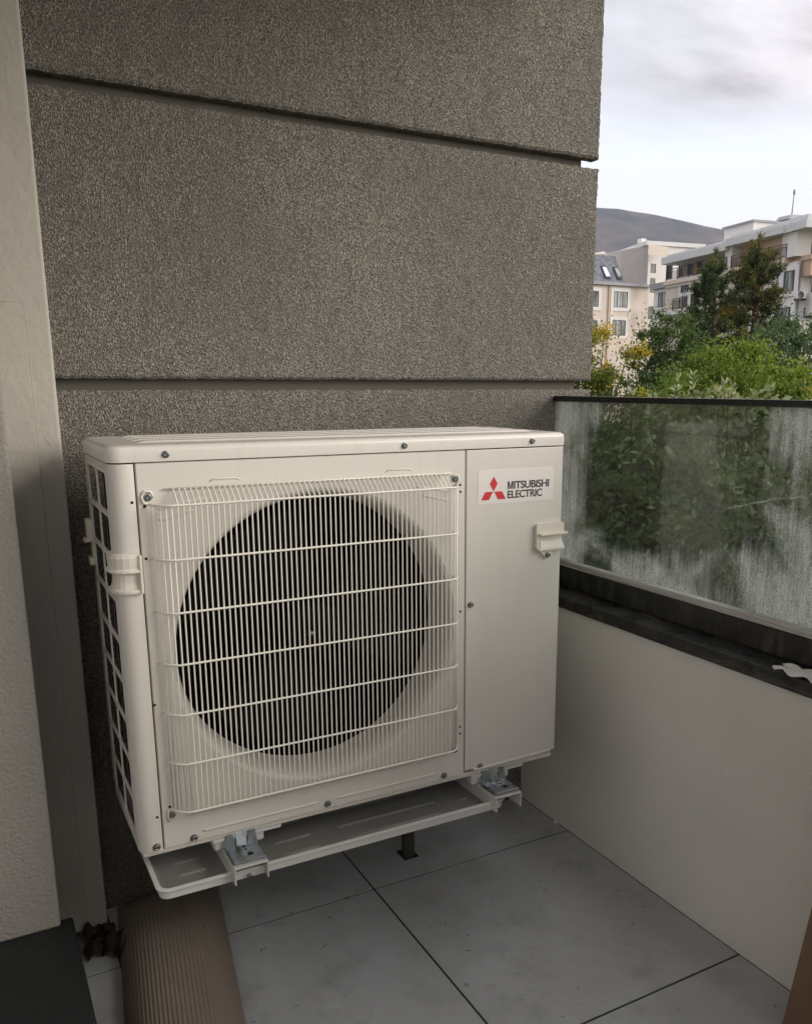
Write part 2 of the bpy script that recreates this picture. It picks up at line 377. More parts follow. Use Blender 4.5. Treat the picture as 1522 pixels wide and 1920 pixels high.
# ------------------------------------------------------------------ balcony
D = .4184; XW = 1.3568; XP = 1.1453; CEIL = 2.34
GAPS = [(1.1945, 1.2188), (1.7698, 1.7934), (2.3, 2.31)]
w = thing('stucco_wall', (0, D, 0), 'tall dark grey-brown textured wall with two horizontal grooves behind the air conditioner', 'wall')
def rough_panel(x0, x1, z0, z1, name='panel'):
    """wall panel with a real, slightly ragged edge all round its face"""
    nx = int((x1 - x0) / .006); nz = max(2, int((z1 - z0) / .006))
    def fn(y0, amp):
        pass
    bm = bmesh.new()
    ring = []
    def jit(a): return (random.random() - .5) * a
    pts = []
    nX = int((x1 - x0) / .008); nZ = max(2, int((z1 - z0) / .008))
    for i in range(nX): pts.append((x0 + (x1 - x0) * i / nX, z0, 0, 1))
    for i in range(nZ): pts.append((x1, z0 + (z1 - z0) * i / nZ, 1, 0))
    for i in range(nX): pts.append((x1 - (x1 - x0) * i / nX, z1, 0, 1))
    for i in range(nZ): pts.append((x0, z1 - (z1 - z0) * i / nZ, 1, 0))
    A, B, C_ = [], [], []
    for (x, z, jx, jz) in pts:
        dx, dz = jit(.0035) * jx, jit(.003) * jz
        sx = -1 if x > (x0 + x1) / 2 else 1; sz = -1 if z > (z0 + z1) / 2 else 1
        A.append(bm.verts.new((x + dx, D + .036, z + dz)))
        B.append(bm.verts.new((x + dx, D + .0055, z + dz)))
        C_.append(bm.verts.new((x + dx + sx * .005 * jx, D, z + dz + sz * .0055 * jz)))
    n = len(pts)
    for i in range(n):
        j = (i + 1) % n
        bm.faces.new((A[i], A[j], B[j], B[i])); bm.faces.new((B[i], B[j], C_[j], C_[i]))
    bm.faces.new(C_)
    bmesh.ops.recalc_face_normals(bm, faces=bm.faces)
    me = bpy.data.meshes.new(name); bm.to_mesh(me); bm.free()
    return link(name, me, M['stucco'], w)
zz = -.0021
for g0, g1 in GAPS + [(CEIL + .3, 0)]:
    rough_panel(-1.6, XW, zz, g0); zz = g1
MB().box(-1.6, XW - .034, D + .0361, D + .30, -.0015, CEIL + .3).build('groove_backing', M['groove'], w)

# floor
fl = MB(); g = .0028
xs = [XP - .5884 * k for k in range(0, 5)]; y1 = .1859; ys = [y1 + .6, y1, y1 - .6112, y1 - 1.2224, y1 - 1.8336, y1 - 2.4448, y1 - 3.056]
bm = fl
for i in range(len(xs) - 1):
    for j in range(len(ys) - 1):
        a, b = xs[i + 1] + g, xs[i] - g
        c, d = ys[j + 1] + g, min(ys[j] - g, D - .0006)
        if a < .702 < b and c < .29 < d:
            # square cut-out around the drain pipe
            hx0, hx1, hy0, hy1 = .680, .724, .266, .322
            for q in ((a, hx0, c, d), (hx1, b, c, d), (hx0, hx1, c, hy0), (hx0, hx1, hy1, d)): bm.box(*q, -.012, 0)
        else: bm.box(a, b, c, d, -.012, 0)
fo = fl.build('balcony_floor', M['tile']); tag(fo, kind='structure')
go = MB().box(-1.6, 1.355, -3.4, D + .29, -.25, -.0022).build('balcony_slab', M['grout']); tag(go, kind='structure')

# parapet
pw = thing('parapet_wall', (XP, 0, 0), 'low cream plastered parapet under the glass railing with a black granite ledge', 'wall')
MB().box(XP, 1.32, -3.4, D - .0005, 0, .630).build('wall_base', M['parapet'], pw)
MB().box(1.128, 1.34, -3.4, D - .001, .6305, .662, .003, 2).build('granite_ledge', M['granite'], pw)
# glass railing
gr = thing('glass_railing', (1.234, 0, .662), 'frameless greenish glass railing with a black top cap, dirty with dried water runs', 'railing')
MB().box(1.205, 1.262, -3.4, D - .002, .662, .7165, .002, 1).build('channel', M['channel'], gr)
MB().box(1.207, 1.228, -3.4, D - .002, .717, .7335, .002, 1).build('sealing_strip', M['alu'], gr)
MB().box(1.229, 1.241, -3.4, D - .004, .7175, 1.1700).build('pane', M['glass'], gr)
MB().box(1.2245, 1.2455, -3.4, D - .002, 1.163, 1.1775, .002, 2).build('top_cap', M['railcap'], gr)

# left side walls
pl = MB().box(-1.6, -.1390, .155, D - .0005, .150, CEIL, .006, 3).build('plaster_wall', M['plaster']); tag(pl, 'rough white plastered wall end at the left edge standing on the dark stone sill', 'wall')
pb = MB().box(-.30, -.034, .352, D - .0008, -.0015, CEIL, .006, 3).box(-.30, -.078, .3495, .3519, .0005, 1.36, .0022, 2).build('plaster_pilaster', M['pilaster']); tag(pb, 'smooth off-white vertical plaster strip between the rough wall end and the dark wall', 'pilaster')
st = MB().box(-1.2, -.1145, -2.6, .185, 0, .1497, .006, 2).build('stone_sill', M['stone']); tag(st, 'dark speckled stone door sill in the lower left corner', 'sill')
hw = MB().box(-1.25, -.90, -2.35, -.42, .15, CEIL).build('house_wall', M['housewall']); tag(hw, 'plain off-white house wall along the left side of the balcony, outside the view', 'wall')  # unseen wall, kept white to bounce light onto the parapet
cl = MB().box(-1.6, 1.34, -2.3, D - .001, CEIL + .0005, CEIL + .22).build('ceiling_slab', M['ceiling'])
tag(cl, 'painted concrete slab of the balcony above, outside the view', 'ceiling')

# drain pipe in its cut-out
dp = thing('drain_pipe', (.702, .29, 0), 'short dark grey pipe rising from a square cut-out in the floor tile', 'pipe')
MB().lathe((.702, .29, 0), [(.017, -.011), (.017, .20), (.015, .20), (.015, -.011)], 24, 'z').build('pipe', M['pipe'], dp)

# ------------------------------------------------------------------ outdoor unit
U = thing('air_conditioner', (.475, .15, .348), 'large cream outdoor air conditioner unit with white wire fan guard on wall brackets', 'air conditioner')
ZB, ZS, ZT = .348, 1.0758, 1.1045
W_, UD = .950, .300
XS1, XS2 = .0427, .7011
CFX, CFZ, RF = .376, .717, .297
def rect_hole(x0, x1, z0, z1, cx, cz, r, y, n=96):
    bm = bmesh.new(); inner = []; outer = []
    angs = sorted(set([2 * math.pi * k / n for k in range(n)] + [math.atan2(z - cz, x - cx) % (2 * math.pi) for x in (x0, x1) for z in (z0, z1)]))
    for a in angs:
        c, s = math.cos(a), math.sin(a)
        t = min([((x1 if c > 0 else x0) - cx) / c if abs(c) > 1e-9 else 1e9, ((z1 if s > 0 else z0) - cz) / s if abs(s) > 1e-9 else 1e9])
        outer.append(bm.verts.new((cx + c * t, y, cz + s * t))); inner.append(bm.verts.new((cx + c * r, y, cz + s * r)))
    m_ = len(angs)
    for i in range(m_):
        j = (i + 1) % m_
        bm.faces.new((outer[i], outer[j], inner[j], inner[i]))
    bo = [e for e in bm.edges if e.is_boundary and all(v in outer for v in e.verts)]
    # folded edge
    ret = bmesh.ops.extrude_edge_only(bm, edges=bo); nv = [v for v in ret['geom'] if isinstance(v, bmesh.types.BMVert)]
    for v in nv:
        v.co.y += .0025
        v.co.x += .0015 * (1 if v.co.x > cx + .2 and abs(v.co.x - x1) < 1e-4 else (-1 if abs(v.co.x - x0) < 1e-4 else 0))
        v.co.z += .0015 * (1 if abs(v.co.z - z1) < 1e-4 else (-1 if abs(v.co.z - z0) < 1e-4 else 0))
    ret = bmesh.ops.extrude_edge_only(bm, edges=[e for e in bm.edges if e.is_boundary and all(v in nv for v in e.verts)])
    for v in ret['geom']:
        if isinstance(v, bmesh.types.BMVert): v.co.y += .012
    return bm
# fan panel
bm = rect_hole(XS1 + .0028, XS2 - .0028, ZB + .0015, ZS - .003, CFX, CFZ, RF, 0)
bmesh.ops.recalc_face_normals(bm, faces=bm.faces)
for f in bm.faces:
    pass
me = bpy.data.meshes.new('fan_panel'); bm.to_mesh(me); bm.free(); fp = link('fan_panel', me, M['casing'], U)
# bell mouth, part of the panel pressing
prof = [(RF + .001, -.0002), (RF, .0006)] + [(RF - .019 * math.sin(t * math.pi / 2), .0006 + .055 * (1 - math.cos(t * math.pi / 2))) for t in [i / 10 for i in range(1, 11)]]
rb = prof[-1][0]
prof += [(rb, .085)]
MB().lathe((CFX, 0, CFZ), prof, 96).build('bell_mouth', M['casing'], U, smooth=True)
# embossed bars on the fan panel
e = MB()
def emboss(_, x0, x1, z, r=.004, y=0, dz=0):
    mb = MB()
    mb.tube([(x0 - .002, y + r * .9, z), (x0 + .006, y + r * .42, z + dz * 0), (x1 - .006, y + r * .42, z + dz), (x1 + .002, y + r * .9, z + dz)], r, 10); mb.build('embossed_bar', M['casing'], fp)
emboss(e, .118, .352, .3665); emboss(e, .392, .628, .3665)
for a0, a1, cx in ((0.07, .115, 0), ): pass
for zr, xr0, xr1 in ((.995, .075, .16), (.975, .078, .14)): emboss(e, xr0, xr1, zr, .003, 0, .012)
for zr, xr0, xr1 in ((1.004, .585, .662), (.985, .60, .662)): emboss(e, xr0, xr1, zr, .003, 0, -.012)
e = MB(); e.tube([(.168, .001, 1.0365), (.175, -.001, 1.0415), (.218, -.001, 1.0415), (.225, .001, 1.0365)], .0014, 8)
e.build('embossed_bar', M['casing'], fp); e = MB(); e.tube([(.515, .001, 1.0365), (.522, -.001, 1.0415), (.568, -.001, 1.0415), (.575, .001, 1.0365)], .0014, 8)
e.build('embossed_bar', M['casing'], fp)
# service panel
sp = MB().box(XS2 + .0012, W_, 0, .018, ZB + .008, ZS - .002, .0016, 2).build('service_panel', M['casing'], U)
e = MB()
e.tube([(.722, .003, .358), (.728, -.002, .3545), (.80, -.002, .3550), (.93, -.002, .3570), (.9385, -.002, .3610), (.938, .002, .3675)], .0034, 10)
e.build('embossed_bar', M['casing'], sp)
# body box behind
def rrect(x0, x1, y0, y1, rad, seg=6):
    out = []
    for cx, cy, a0 in ((x0 + rad[0], y0 + rad[0], 180), (x1 - rad[1], y0 + rad[1], 270), (x1 - rad[2], y1 - rad[2], 0), (x0 + rad[3], y1 - rad[3], 90)):
        rr = rad[(0 if a0 == 180 else 1 if a0 == 270 else 2 if a0 == 0 else 3)]
        for k in range(seg + 1):
            a = R(a0 + 90 * k / seg); out.append((cx + rr * math.cos(a), cy + rr * math.sin(a)))
    return out
body = MB()
# right side, back, seam backing
body.box(W_ - .0015, W_ - .0005, .018, UD, ZB, ZS - .002)
body.box(.03, W_ - .002, UD - .0015, UD - .0005, ZB, ZS - .002)
body.box(.012, W_ - .002, .014, UD - .01, ZB + .0005, ZB + .012)
body.build('side_casing', M['casing'], U)
MB().box(XS1 - .012, XS1 + .012, .012, .0135, ZB, ZS).build('shade_backing', M['dark'], U)  # dark sheet behind the panel gap: its shade painted as colour
MB().box(XS2 - .012, XS2 + .012, .0195, .0221, ZB, ZS).box(XS2 + .0055, W_ - .003, .022, .27, ZB + .02, ZS - .01).build('shade_backing', M['dark'], U)
# corner post (rounded) with side grille
post = MB()
arc = [(XS1 - .0015, .012), (XS1 - .0015, .0016), (XS1 - .0032, 0)] + [(.024 - .024 * math.sin(R(t)), .024 - .024 * math.cos(R(t))) for t in (0, 10, 25, 45, 65, 80, 90)] + [(0, .031)]
pv = [[post.bm.verts.new((x, y, z)) for (x, y) in arc] for z in (ZB - .002, ZB + .004, ZS - .004, ZS - .002)]
for a, b in zip(pv, pv[1:]):
    for i in range(len(arc) - 1): post.bm.faces.new((a[i], a[i + 1], b[i + 1], b[i]))
cp = post.build('corner_post', M['casing'], U, smooth=True)
gm = MB()
def frame_yz(mb, y0, y1, z0, z1, t=.004, x=0, rad=.010, hy0=0, hy1=0, hz0=0, hz1=0):
    """one cell of the side grille: border between cell rectangle and rounded opening"""
    hy0, hy1, hz0, hz1 = y0 + hy0, y1 - hy1, z0 + hz0, z1 - hz1
    inn = rrect(hy0, hy1, hz0, hz1, (rad,) * 4, 4)
    cy, cz = (hy0 + hy1) / 2, (hz0 + hz1) / 2
    out = []
    for (a, b) in inn:
        dy, dz = a - cy, b - cz
        s_ = min((y1 - cy) / dy if dy > 1e-9 else (y0 - cy) / dy if dy < -1e-9 else 1e9, (z1 - cz) / dz if dz > 1e-9 else (z0 - cz) / dz if dz < -1e-9 else 1e9)
        out.append((cy + dy * s_, cz + dz * s_))
    # snap corners
    n = len(inn)
    for cc in ((y0, z0), (y1, z0), (y1, z1), (y0, z1)):
        k = min(range(n), key=lambda i: (out[i][0] - cc[0]) ** 2 + (out[i][1] - cc[1]) ** 2); out[k] = cc
    vo = [mb.bm.verts.new((x, a, b)) for a, b in out]
    vm = [mb.bm.verts.new((x - .0012, (a - cy) * 1.015 + cy, (b - cz) * 1.015 + cz)) for a, b in inn]
    vi = [mb.bm.verts.new((x + .0005, a, b)) for a, b in inn]
    vb = [mb.bm.verts.new((x + .0016, a, b)) for a, b in inn]
    for i in range(n):
        j = (i + 1) % n
        mb.bm.faces.new((vo[i], vo[j], vm[j], vm[i])); mb.bm.faces.new((vm[i], vm[j], vi[j], vi[i])); mb.bm.faces.new((vi[i], vi[j], vb[j], vb[i]))
z0g, z1g = ZB + .026, ZS - .014
nr = 9; ph = (z1g - z0g) / nr
for k in range(nr):
    za = z0g + ph * k
    frame_yz(gm, .0311, .142, za, za + ph, hy0=.003, hy1=.0035, hz0=.0050, hz1=.0050)
    frame_yz(gm, .1421, .262, za, za + ph, hy0=.0035, hy1=.006, hz0=.0050, hz1=.0050)
gm.box(0, .003, .0312, UD - .012, ZB, z0g - .0001).box(0, .003, .0312, UD - .012, z1g + .0001, ZS - .002)
gm.box(.0, .003, .2621, UD, z0g, z1g)
gm.build('side_grille', M['casing'], U)
MB().box(.030, .034, .05, UD - .01, ZB + .01, ZS - .01).build('coil', M['coil'], U)
# base pan
MB().box(.006, W_ - .004, .006, UD - .002, ZB - .012, ZB - .0005, .003, 2).build('base_pan', M['casing'], U)
# lid
def lid():
    bm = bmesh.new()
    rad = (.026, .006, .006, .020)
    def ring(off, z, r_add=0):
        return [bm.verts.new((x, y, z)) for x, y in rrect(-.003 + off, W_ + .0015 - off, -.003 + off, UD + .003 - off, tuple(max(.002, r - off * .6) for r in rad), 8)]
    rs = [ring(.0015, ZS + .0002), ring(0, ZS + .0012), ring(0, ZT - .010), ring(.0010, ZT - .0055), ring(.0035, ZT - .0022), ring(.0075, ZT - .0003), ring(.020, ZT + .0015)]
    for a, b in zip(rs, rs[1:]):
        for i in range(len(a)):
            j = (i + 1) % len(a); bm.faces.new((a[i], a[j], b[j], b[i]))
    bm.faces.new(rs[-1]); bm.faces.new(rs[0][::-1])
    bmesh.ops.recalc_face_normals(bm, faces=bm.faces)
    me = bpy.data.meshes.new('lid'); bm.to_mesh(me); bm.free(); return link('lid', me, M['lidpaint'], U, smooth=True)
ld = lid()
md = ld.modifiers.new('edge', 'WEIGHTED_NORMAL')
rb_ = MB()
for k, (ya, yb) in enumerate(((.052, .090), (.108, .146), (.164, .202), (.220, .258))):
    xa, xb = .055, .905 - k * .004
    zb_ = ZT + .0012; zt_ = ZT + .0045
    rb_.hull8([(xa, ya, zb_), (xb, ya, zb_), (xb, yb, zb_), (xa, yb, zb_), (xa + .02, ya + .005, zt_), (xb - .02, ya + .005, zt_), (xb - .02, yb - .005, zt_), (xa + .02, yb - .005, zt_)])
rb_.build('ridge', M['lidpaint'], ld)
# fan
fan = MB(); fan.lathe((CFX, 0, CFZ), [(.001, .052), (.03, .052), (.052, .058), (.058, .075), (.058, .13)], 32)
fb = fan.build('fan', M['blade'], U, smooth=True)
nut = MB(); nut.lathe((CFX - .011, 0, CFZ), [(.001, .036), (.0045, .036), (.0045, .052)], 10).lathe((CFX - .011, 0, CFZ - .004), [(.0065, .042), (.0075, .052)], 6); nut.build('hub_nut', M['zinc'], fb)
for k in range(3):
    bl = bmesh.new(); gridv = []
    for i in range(7):
        rr = .055 + .195 * i / 6; row = []
        for j in range(9):
            a = k * 2 * math.pi / 3 + (j / 8 - .5) * (1.15 + .25 * i / 6) + .25 * i / 6; yy = .062 + .075 * (j / 8)
            row.append(bl.verts.new((CFX + rr * math.cos(a), yy, CFZ + rr * math.sin(a))))
        gridv.append(row)
    for i in range(6):
        for j in range(8): bl.faces.new((gridv[i][j], gridv[i][j + 1], gridv[i + 1][j + 1], gridv[i + 1][j]))
    me = bpy.data.meshes.new('blade'); bl.to_mesh(me); bl.free(); link('blade', me, M['blade'], fb, True)
cav = MB()
cav.lathe((CFX, 0, CFZ), [(rb + .001, .086), (rb + .02, .1), (rb + .03, .26), (.001, .265)], 48); cav.build('fan_cavity', M['dark'], U)

# wire guard
def guard():
    mb = MB(); Y0, Y1 = -.002, -.034
    path = [(.060, .000), (.064, -.010), (.074, -.024), (.088, -.0335), (.10, Y1), (.645, Y1), (.656, -.0325), (.666, -.024), (.672, -.011), (.674, .000)]
    zt, zb = 1.003, .4290
    dz = (zt - zb) / 6
    for k in range(7):
        z = zb + dz * k
        p3 = [(x, y - .0026, z) for x, y in path]
        mb.tube(p3, .0021, 8)
        if k == 6:  # loops around the corner screws
            mb.tube([(.060, -.003, z), (.053, -.003, z + .004), (.050, -.003, z + .014), (.056, -.003, z + .024), (.066, -.003, z + .022), (.070, -.003, z + .012)], .0019, 8)
            mb.tube([(.674, -.003, z), (.680, -.003, z + .006), (.682, -.003, z + .016), (.676, -.003, z + .022), (.666, -.003, z + .020)], .0019, 8)
        if k == 0:
            mb.tube([(.060, -.003, z), (.055, -.003, z - .004), (.054, -.003, z - .018), (.057, -.003, z - .026)], .0019, 8)
            mb.tube([(.674, -.003, z), (.681, -.003, z - .006), (.680, -.003, z - .02)], .0019, 8)
    # rails on the panel above and below
    mb.tube([(.088, -.0035, 1.0285), (.664, -.0035, 1.0285)], .0017, 6)
    mb.tube([(.088, -.0035, .4095), (.664, -.0035, .4095)], .0017, 6)
    # arc length parametrisation
    seg = [0]
    for a, b in zip(path, path[1:]): seg.append(seg[-1] + math.hypot(b[0] - a[0], b[1] - a[1]))
    n = int(seg[-1] / .0099)
    for i in range(1, n):
        s_ = seg[-1] * i / n
        k = max(j for j in range(len(seg)) if seg[j] <= s_ and j < len(path) - 1)
        t = (s_ - seg[k]) / (seg[k + 1] - seg[k]); x = path[k][0] + (path[k + 1][0] - path[k][0]) * t; y = path[k][1] + (path[k + 1][1] - path[k][1]) * t
        r = .00155
        if .095 < x < .652:
            mb.tube([(x, -.0035, 1.0285), (x, -.006, 1.0275), (x, y * .75, 1.0125), (x, y, zt + .002), (x, y, zt - .008), (x, y, zb + .008), (x, y, zb - .002), (x, y * .6, zb - .010), (x, -.006, zb - .019), (x, -.0035, zb - .0195)], r, 6)
        elif y < -.008:
            mb.tube([(x, y, zt + .001), (x, y, zb - .001)], r, 6)
    return mb.build('wire_guard', M['wire'], U)
guard()

def screw(x, z, y=0, r=.0058, parent=U, hexa=True):
    mb = MB()
    mb.lathe((x, y, z), [(r * 1.25, 0), (r * 1.25, -.0010), (r, -.0013), (r * .98, -.0038), (r * .75, -.0045), (r * .5, -.0035), (r * .001, -.0035)], 16, smooth=False)
    return mb.build('screw', M['screw'], parent)
for x, z in ((.0957, 1.0885), (.5568, 1.0885), (.864, 1.0885)): screw(x, z, -.0032, .0052, ld)
screw(.7139, .742); screw(.7415, .3585, .0, .0058)
for x, z in ((.648, .3575), (.3722, .3585), (.099, .3565), (.0296, .3565)): screw(x, z, -.0004)
for x, z in ((.0615, 1.0155), (.6735, 1.0165), (.0610, .4150), (.6745, .4130)): screw(x, z, -.0015, .0052)
for x, z in ((.0345, 1.008), (.0545, 1.000), (.0505, .908), (.0455, .637), (.0585, .432), (.0345, .4165), (.6865, 1.003), (.6875, .9885), (.688, .730), (.689, .465), (.6895, .449)):
    hl = MB(); hl.lathe((x, -.0006, z), [(.0001, 0), (.0026, 0)], 12); hl.build('screw_hole', M['hole'], U)

# handles (pocket grips)
def handle(x0, x1, z0, z1, wrap=False, screwx=None, mirror=False):
    """moulded pocket grip: raised border, recess, lip under the upper half"""
    mb = MB(); y = -.004
    zm = z0 + (z1 - z0) * .62       # bottom of the upper half
    t = .004
    rp = [(x, z) for x, z in rrect(x0, x1, zm, z1, (.002, .002, .004, .006), 4)]
    mb.prism([(x, .0015, z) for x, z in rp], (0, y - .0065, 0))                     # upper block
    mb.box(x0, x0 + .007, y - .0055, .0005, z0 + .006, zm, .0015, 2)                # left border
    mb.box(x0 + .004, x1, y - .010, .0008, z0, z0 + .007, .002, 2)                # lower lip
    mb.box(x0 + .006, x1 + (.006 if not mirror else .0), y - .014, -.001, zm - .003, zm + .002, .0012, 2)    # grip edge
    mb.hull8([(x0 + .007, -.0012, z0 + .006), (x1, -.0012, z0 + .006), (x1, 0, zm), (x0 + .007, 0, zm), (x0 + .012, y - .006, z0 + .0065), (x1, y - .006, z0 + .0065), (x1, -.0015, z0 + (zm - z0) * .55), (x0 + .015, -.0015, z0 + (zm - z0) * .55)])
    h = mb.build('handle', M['plastic'], U)
    return h
h = handle(.8775, .952, .845, .9065)
mb = MB(); mb.prism([(x, .0008, z) for x, z in ((.884, .848), (.905, .829), (.909, .826), (.914, .826), (.918, .829), (.928, .848))], (0, -.0075, 0), bev=.0015); mb.build('tab', M['plastic'], h)
screw(.9105, .8345, -.0068, .0055, h)
# left handle wraps the rounded corner
def corner_handle():
    mb = MB()
    path = [(.040, -.0), (.030, -.0)] + [(.024 - .024 * math.sin(R(t)), .024 - .024 * math.cos(R(t))) for t in (5, 25, 45, 65, 85)] + [(0, .034), (0, .048)]
    def sweep(prof, ext=0):
        rings = []
        for i, (x, y) in enumerate(path):
            a = path[max(0, i - 1)]; b = path[min(len(path) - 1, i + 1)]
            tx, ty = b[0] - a[0], b[1] - a[1]; l = math.hypot(tx, ty); nx, ny = -(ty / l) * -1, (tx / l)
            # outward normal: points to -x/-y
            nx, ny = (ty / l) * -1, tx / l
            if nx + ny > 0: nx, ny = -nx, -ny
            rings.append([mb.bm.verts.new((x + nx * d, y + ny * d, z)) for d, z in prof])
        n = len(prof)
        for a, b in zip(rings, rings[1:]):
            for k in range(n): mb.bm.faces.new((a[k], a[(k + 1) % n], b[(k + 1) % n], b[k]))
        mb.bm.faces.new(rings[0][::-1]); mb.bm.faces.new(rings[-1])
    sweep([(.0005, .920), (.006, .918), (.009, .912), (.0075, .893), (.012, .8895), (.012, .8865), (.0005, .8865)])
    sweep([(.0004, .8866), (.0012, .8866), (.0016, .868), (.004, .857), (.009, .855), (.0095, .8515), (.0085, .848), (.0005, .847)])
    mb.box(.0365, .0415, -.0125, .0008, .848, .917, .0015, 2)
    return mb.build('handle', M['plastic'], U)
corner_handle()
mb = MB(); mb.box(-.0115, .0008, .272, .300, .905, .945, .003, 2).box(-.0175, .001, .270, .3008, .900, .906, .001, 1).box(-.010, .0008, .274, .299, .852, .868, .002, 2).box(-.003, .0007, .276, .297, .86, .91); mb.build('handle', M['plastic'], U)

# label with emblem and lettering
LX0, LX1, LZ0, LZ1 = .7295, .9250, .9575, 1.0305
lb = MB().box(LX0, LX1, -.0006, .0004, LZ0, LZ1, .0002, 1).build('label', M['label'], U)
mb = MB(); ex, ez, hh = .7665, .9915, .0285
def dia(pts): mb.prism([(x, -.0008, z) for x, z in pts], (0, -.0003, 0))
wD = .0105; hD = .0315
tipz = .9848
dia([(ex + .0022, tipz), (ex + .0022 + wD * .93, tipz + hD * .5), (ex + .0022, tipz + hD), (ex + .0022 - wD * .93, tipz + hD * .5)])
o_ = ex + .0022
dia([(o_ - .0015, tipz - .0008), (o_ - .0210, tipz - .0008), (o_ - .0310, tipz - .0178), (o_ - .0115, tipz - .0178)])
dia([(o_ + .0015, tipz - .0008), (o_ + .0210, tipz - .0008), (o_ + .0310, tipz - .0178), (o_ + .0115, tipz - .0178)])
mb.build('emblem', M['red'], lb)
def text_mesh(body, x, z, height, width):
    cu = bpy.data.curves.new('t', 'FONT'); cu.body = body; cu.extrude = .004; cu.offset = .014; cu.space_character = .93
    to = bpy.data.objects.new('t', cu); COL.objects.link(to)
    dg = bpy.context.evaluated_depsgraph_get(); me = bpy.data.meshes.new_from_object(to.evaluated_get(dg))
    bpy.data.objects.remove(to); bpy.data.curves.remove(cu)
    co = np.empty(len(me.vertices) * 3); me.vertices.foreach_get('co', co); co = co.reshape(-1, 3)
    mn, mx = co.min(0), co.max(0)
    sx = width / (mx[0] - mn[0]); sz = height / (mx[1] - mn[1])
    out = np.empty_like(co); out[:, 0] = x + (co[:, 0] - mn[0]) * sx; out[:, 2] = z + (co[:, 1] - mn[1]) * sz; out[:, 1] = -.00085 - (co[:, 2] > 0) * .0003
    me.vertices.foreach_set('co', out.ravel()); return me
def letter_m(x, z, w, h, t):
    mb = MB(); y = -.00085
    P_ = lambda q: [(x + a * w, y, z + b * h) for a, b in q]
    k = t / w
    mb.prism(P_([(0, 0), (k, 0), (k, .78), (.5 - k * .5, 0), (.5 + k * .5, 0), (1 - k, .78), (1 - k, 0), (1, 0), (1, 1), (1 - k * 1.35, 1), (.5, .20), (k * 1.35, 1), (0, 1)]), (0, -.0003, 0))
    return mb.build('lettering', M['ink'], lb)
letter_m(.8045, .9875, .0140, .0165, .0026)
for body, x, z, wd in (('ITSUBISHI', .8205, .9875, .0925), ('ELECTRIC', .8045, .9675, .0905)):
    link('lettering', text_mesh(body, x, z, .0165, wd), M['ink'], lb)

# ------------------------------------------------------------------ brackets, clamps and drip tray
ZA = .308
def arm(x0, x1, label):
    a = thing('wall_bracket', ((x0 + x1) / 2, D, ZA), label, 'bracket', 'wall brackets carrying the air conditioner')
    t = .003; yf = -.068
    mb = MB()
    mb.box(x0, x1, yf, D - .001, ZA - t, ZA, .001, 1)
    mb.box(x0, x0 + t, yf, D - .001, ZA - .036, ZA - t - .0002, .001, 1); mb.box(x1 - t, x1, yf, D - .001, ZA - .036, ZA - t - .0002, .001, 1)
    mb.build('arm', M['armpaint'], a)
    xm = (x0 + x1) / 2
    MB().box(xm - .028, xm + .028, D - .008, D - .001, ZA - .25, ZA - .0435).build('wall_plate', M['armpaint'], a)
    # zinc clamp plate with two ears
    pl_ = MB(); hx = .0305
    pl_.box(xm - hx, xm + hx, -.060, -.002, ZA + .0045, ZA + .0075, .0012, 2)
    pl_.box(xm - hx - .002, xm - hx, -.056, -.004, ZA - .012, ZA + .0065, .0008, 1)
    pl_.box(xm + hx - .001, xm + hx + .001, -.062, -.054, ZA + .0015, ZA + .0065, .0008, 1)
    for sx in (-1, 1):
        xa = xm + sx * .0215
        pl_.hull8([(xa - .0105, -.004, ZA + .006), (xa + .0105, -.004, ZA + .006), (xa + .0105, -.001, ZA + .006), (xa - .0105, -.001, ZA + .006),
                   (xa - .0065 + sx * .001, .001, ZA + .034), (xa + .0065 + sx * .001, .001, ZA + .034), (xa + .0065 + sx * .001, .004, ZA + .034), (xa - .0065 + sx * .001, .004, ZA + .034)])
    c = pl_.build('clamp_plate', M['zinc'], a)
    MB().hull8([(xm - .010, -.006, ZA + .008), (xm + .010, -.006, ZA + .008), (xm + .010, -.003, ZA + .008), (xm - .010, -.003, ZA + .008), (xm - .009, .010, ZA + .046), (xm + .009, .010, ZA + .046), (xm + .009, .013, ZA + .046), (xm - .009, .013, ZA + .046)]).build('strap', M['zinc'], a)
    b = MB(); b.lathe((xm - .001, -.022, ZA + .0076), [(.0105, 0), (.0105, .0018), (.0078, .0020), (.0078, .0075), (.0068, .0085), (.0001, .0085)], 6, 'z', smooth=False)
    b.lathe((xm - .001, -.022, ZA + .0077), [(.012, 0), (.012, .0012), (.005, .0013)], 20, 'z', smooth=False); b.build('bolt', M['bolt'], a)
    MB().box(xm + .001, xm + .012, -.044, -.034, ZA + .0076, ZA + .0079, .0000).build('slot', M['hole'], a)
    return a
arm(.1555, .2225, 'white steel wall bracket with a zinc clamp under the left foot of the unit')
arm(.7450, .8120, 'white steel wall bracket with a zinc clamp under the right foot of the unit')
# unit feet
for x in (.189, .7785):
    f = MB(); f.box(x - .055, x + .085, .004, .045, ZA + .026, ZB - .0125, .004, 2).box(x - .05, x + .05, .012, .25, ZA + .0005, ZA + .0255, .003, 1); f.build('foot', M['traypaint'], U)

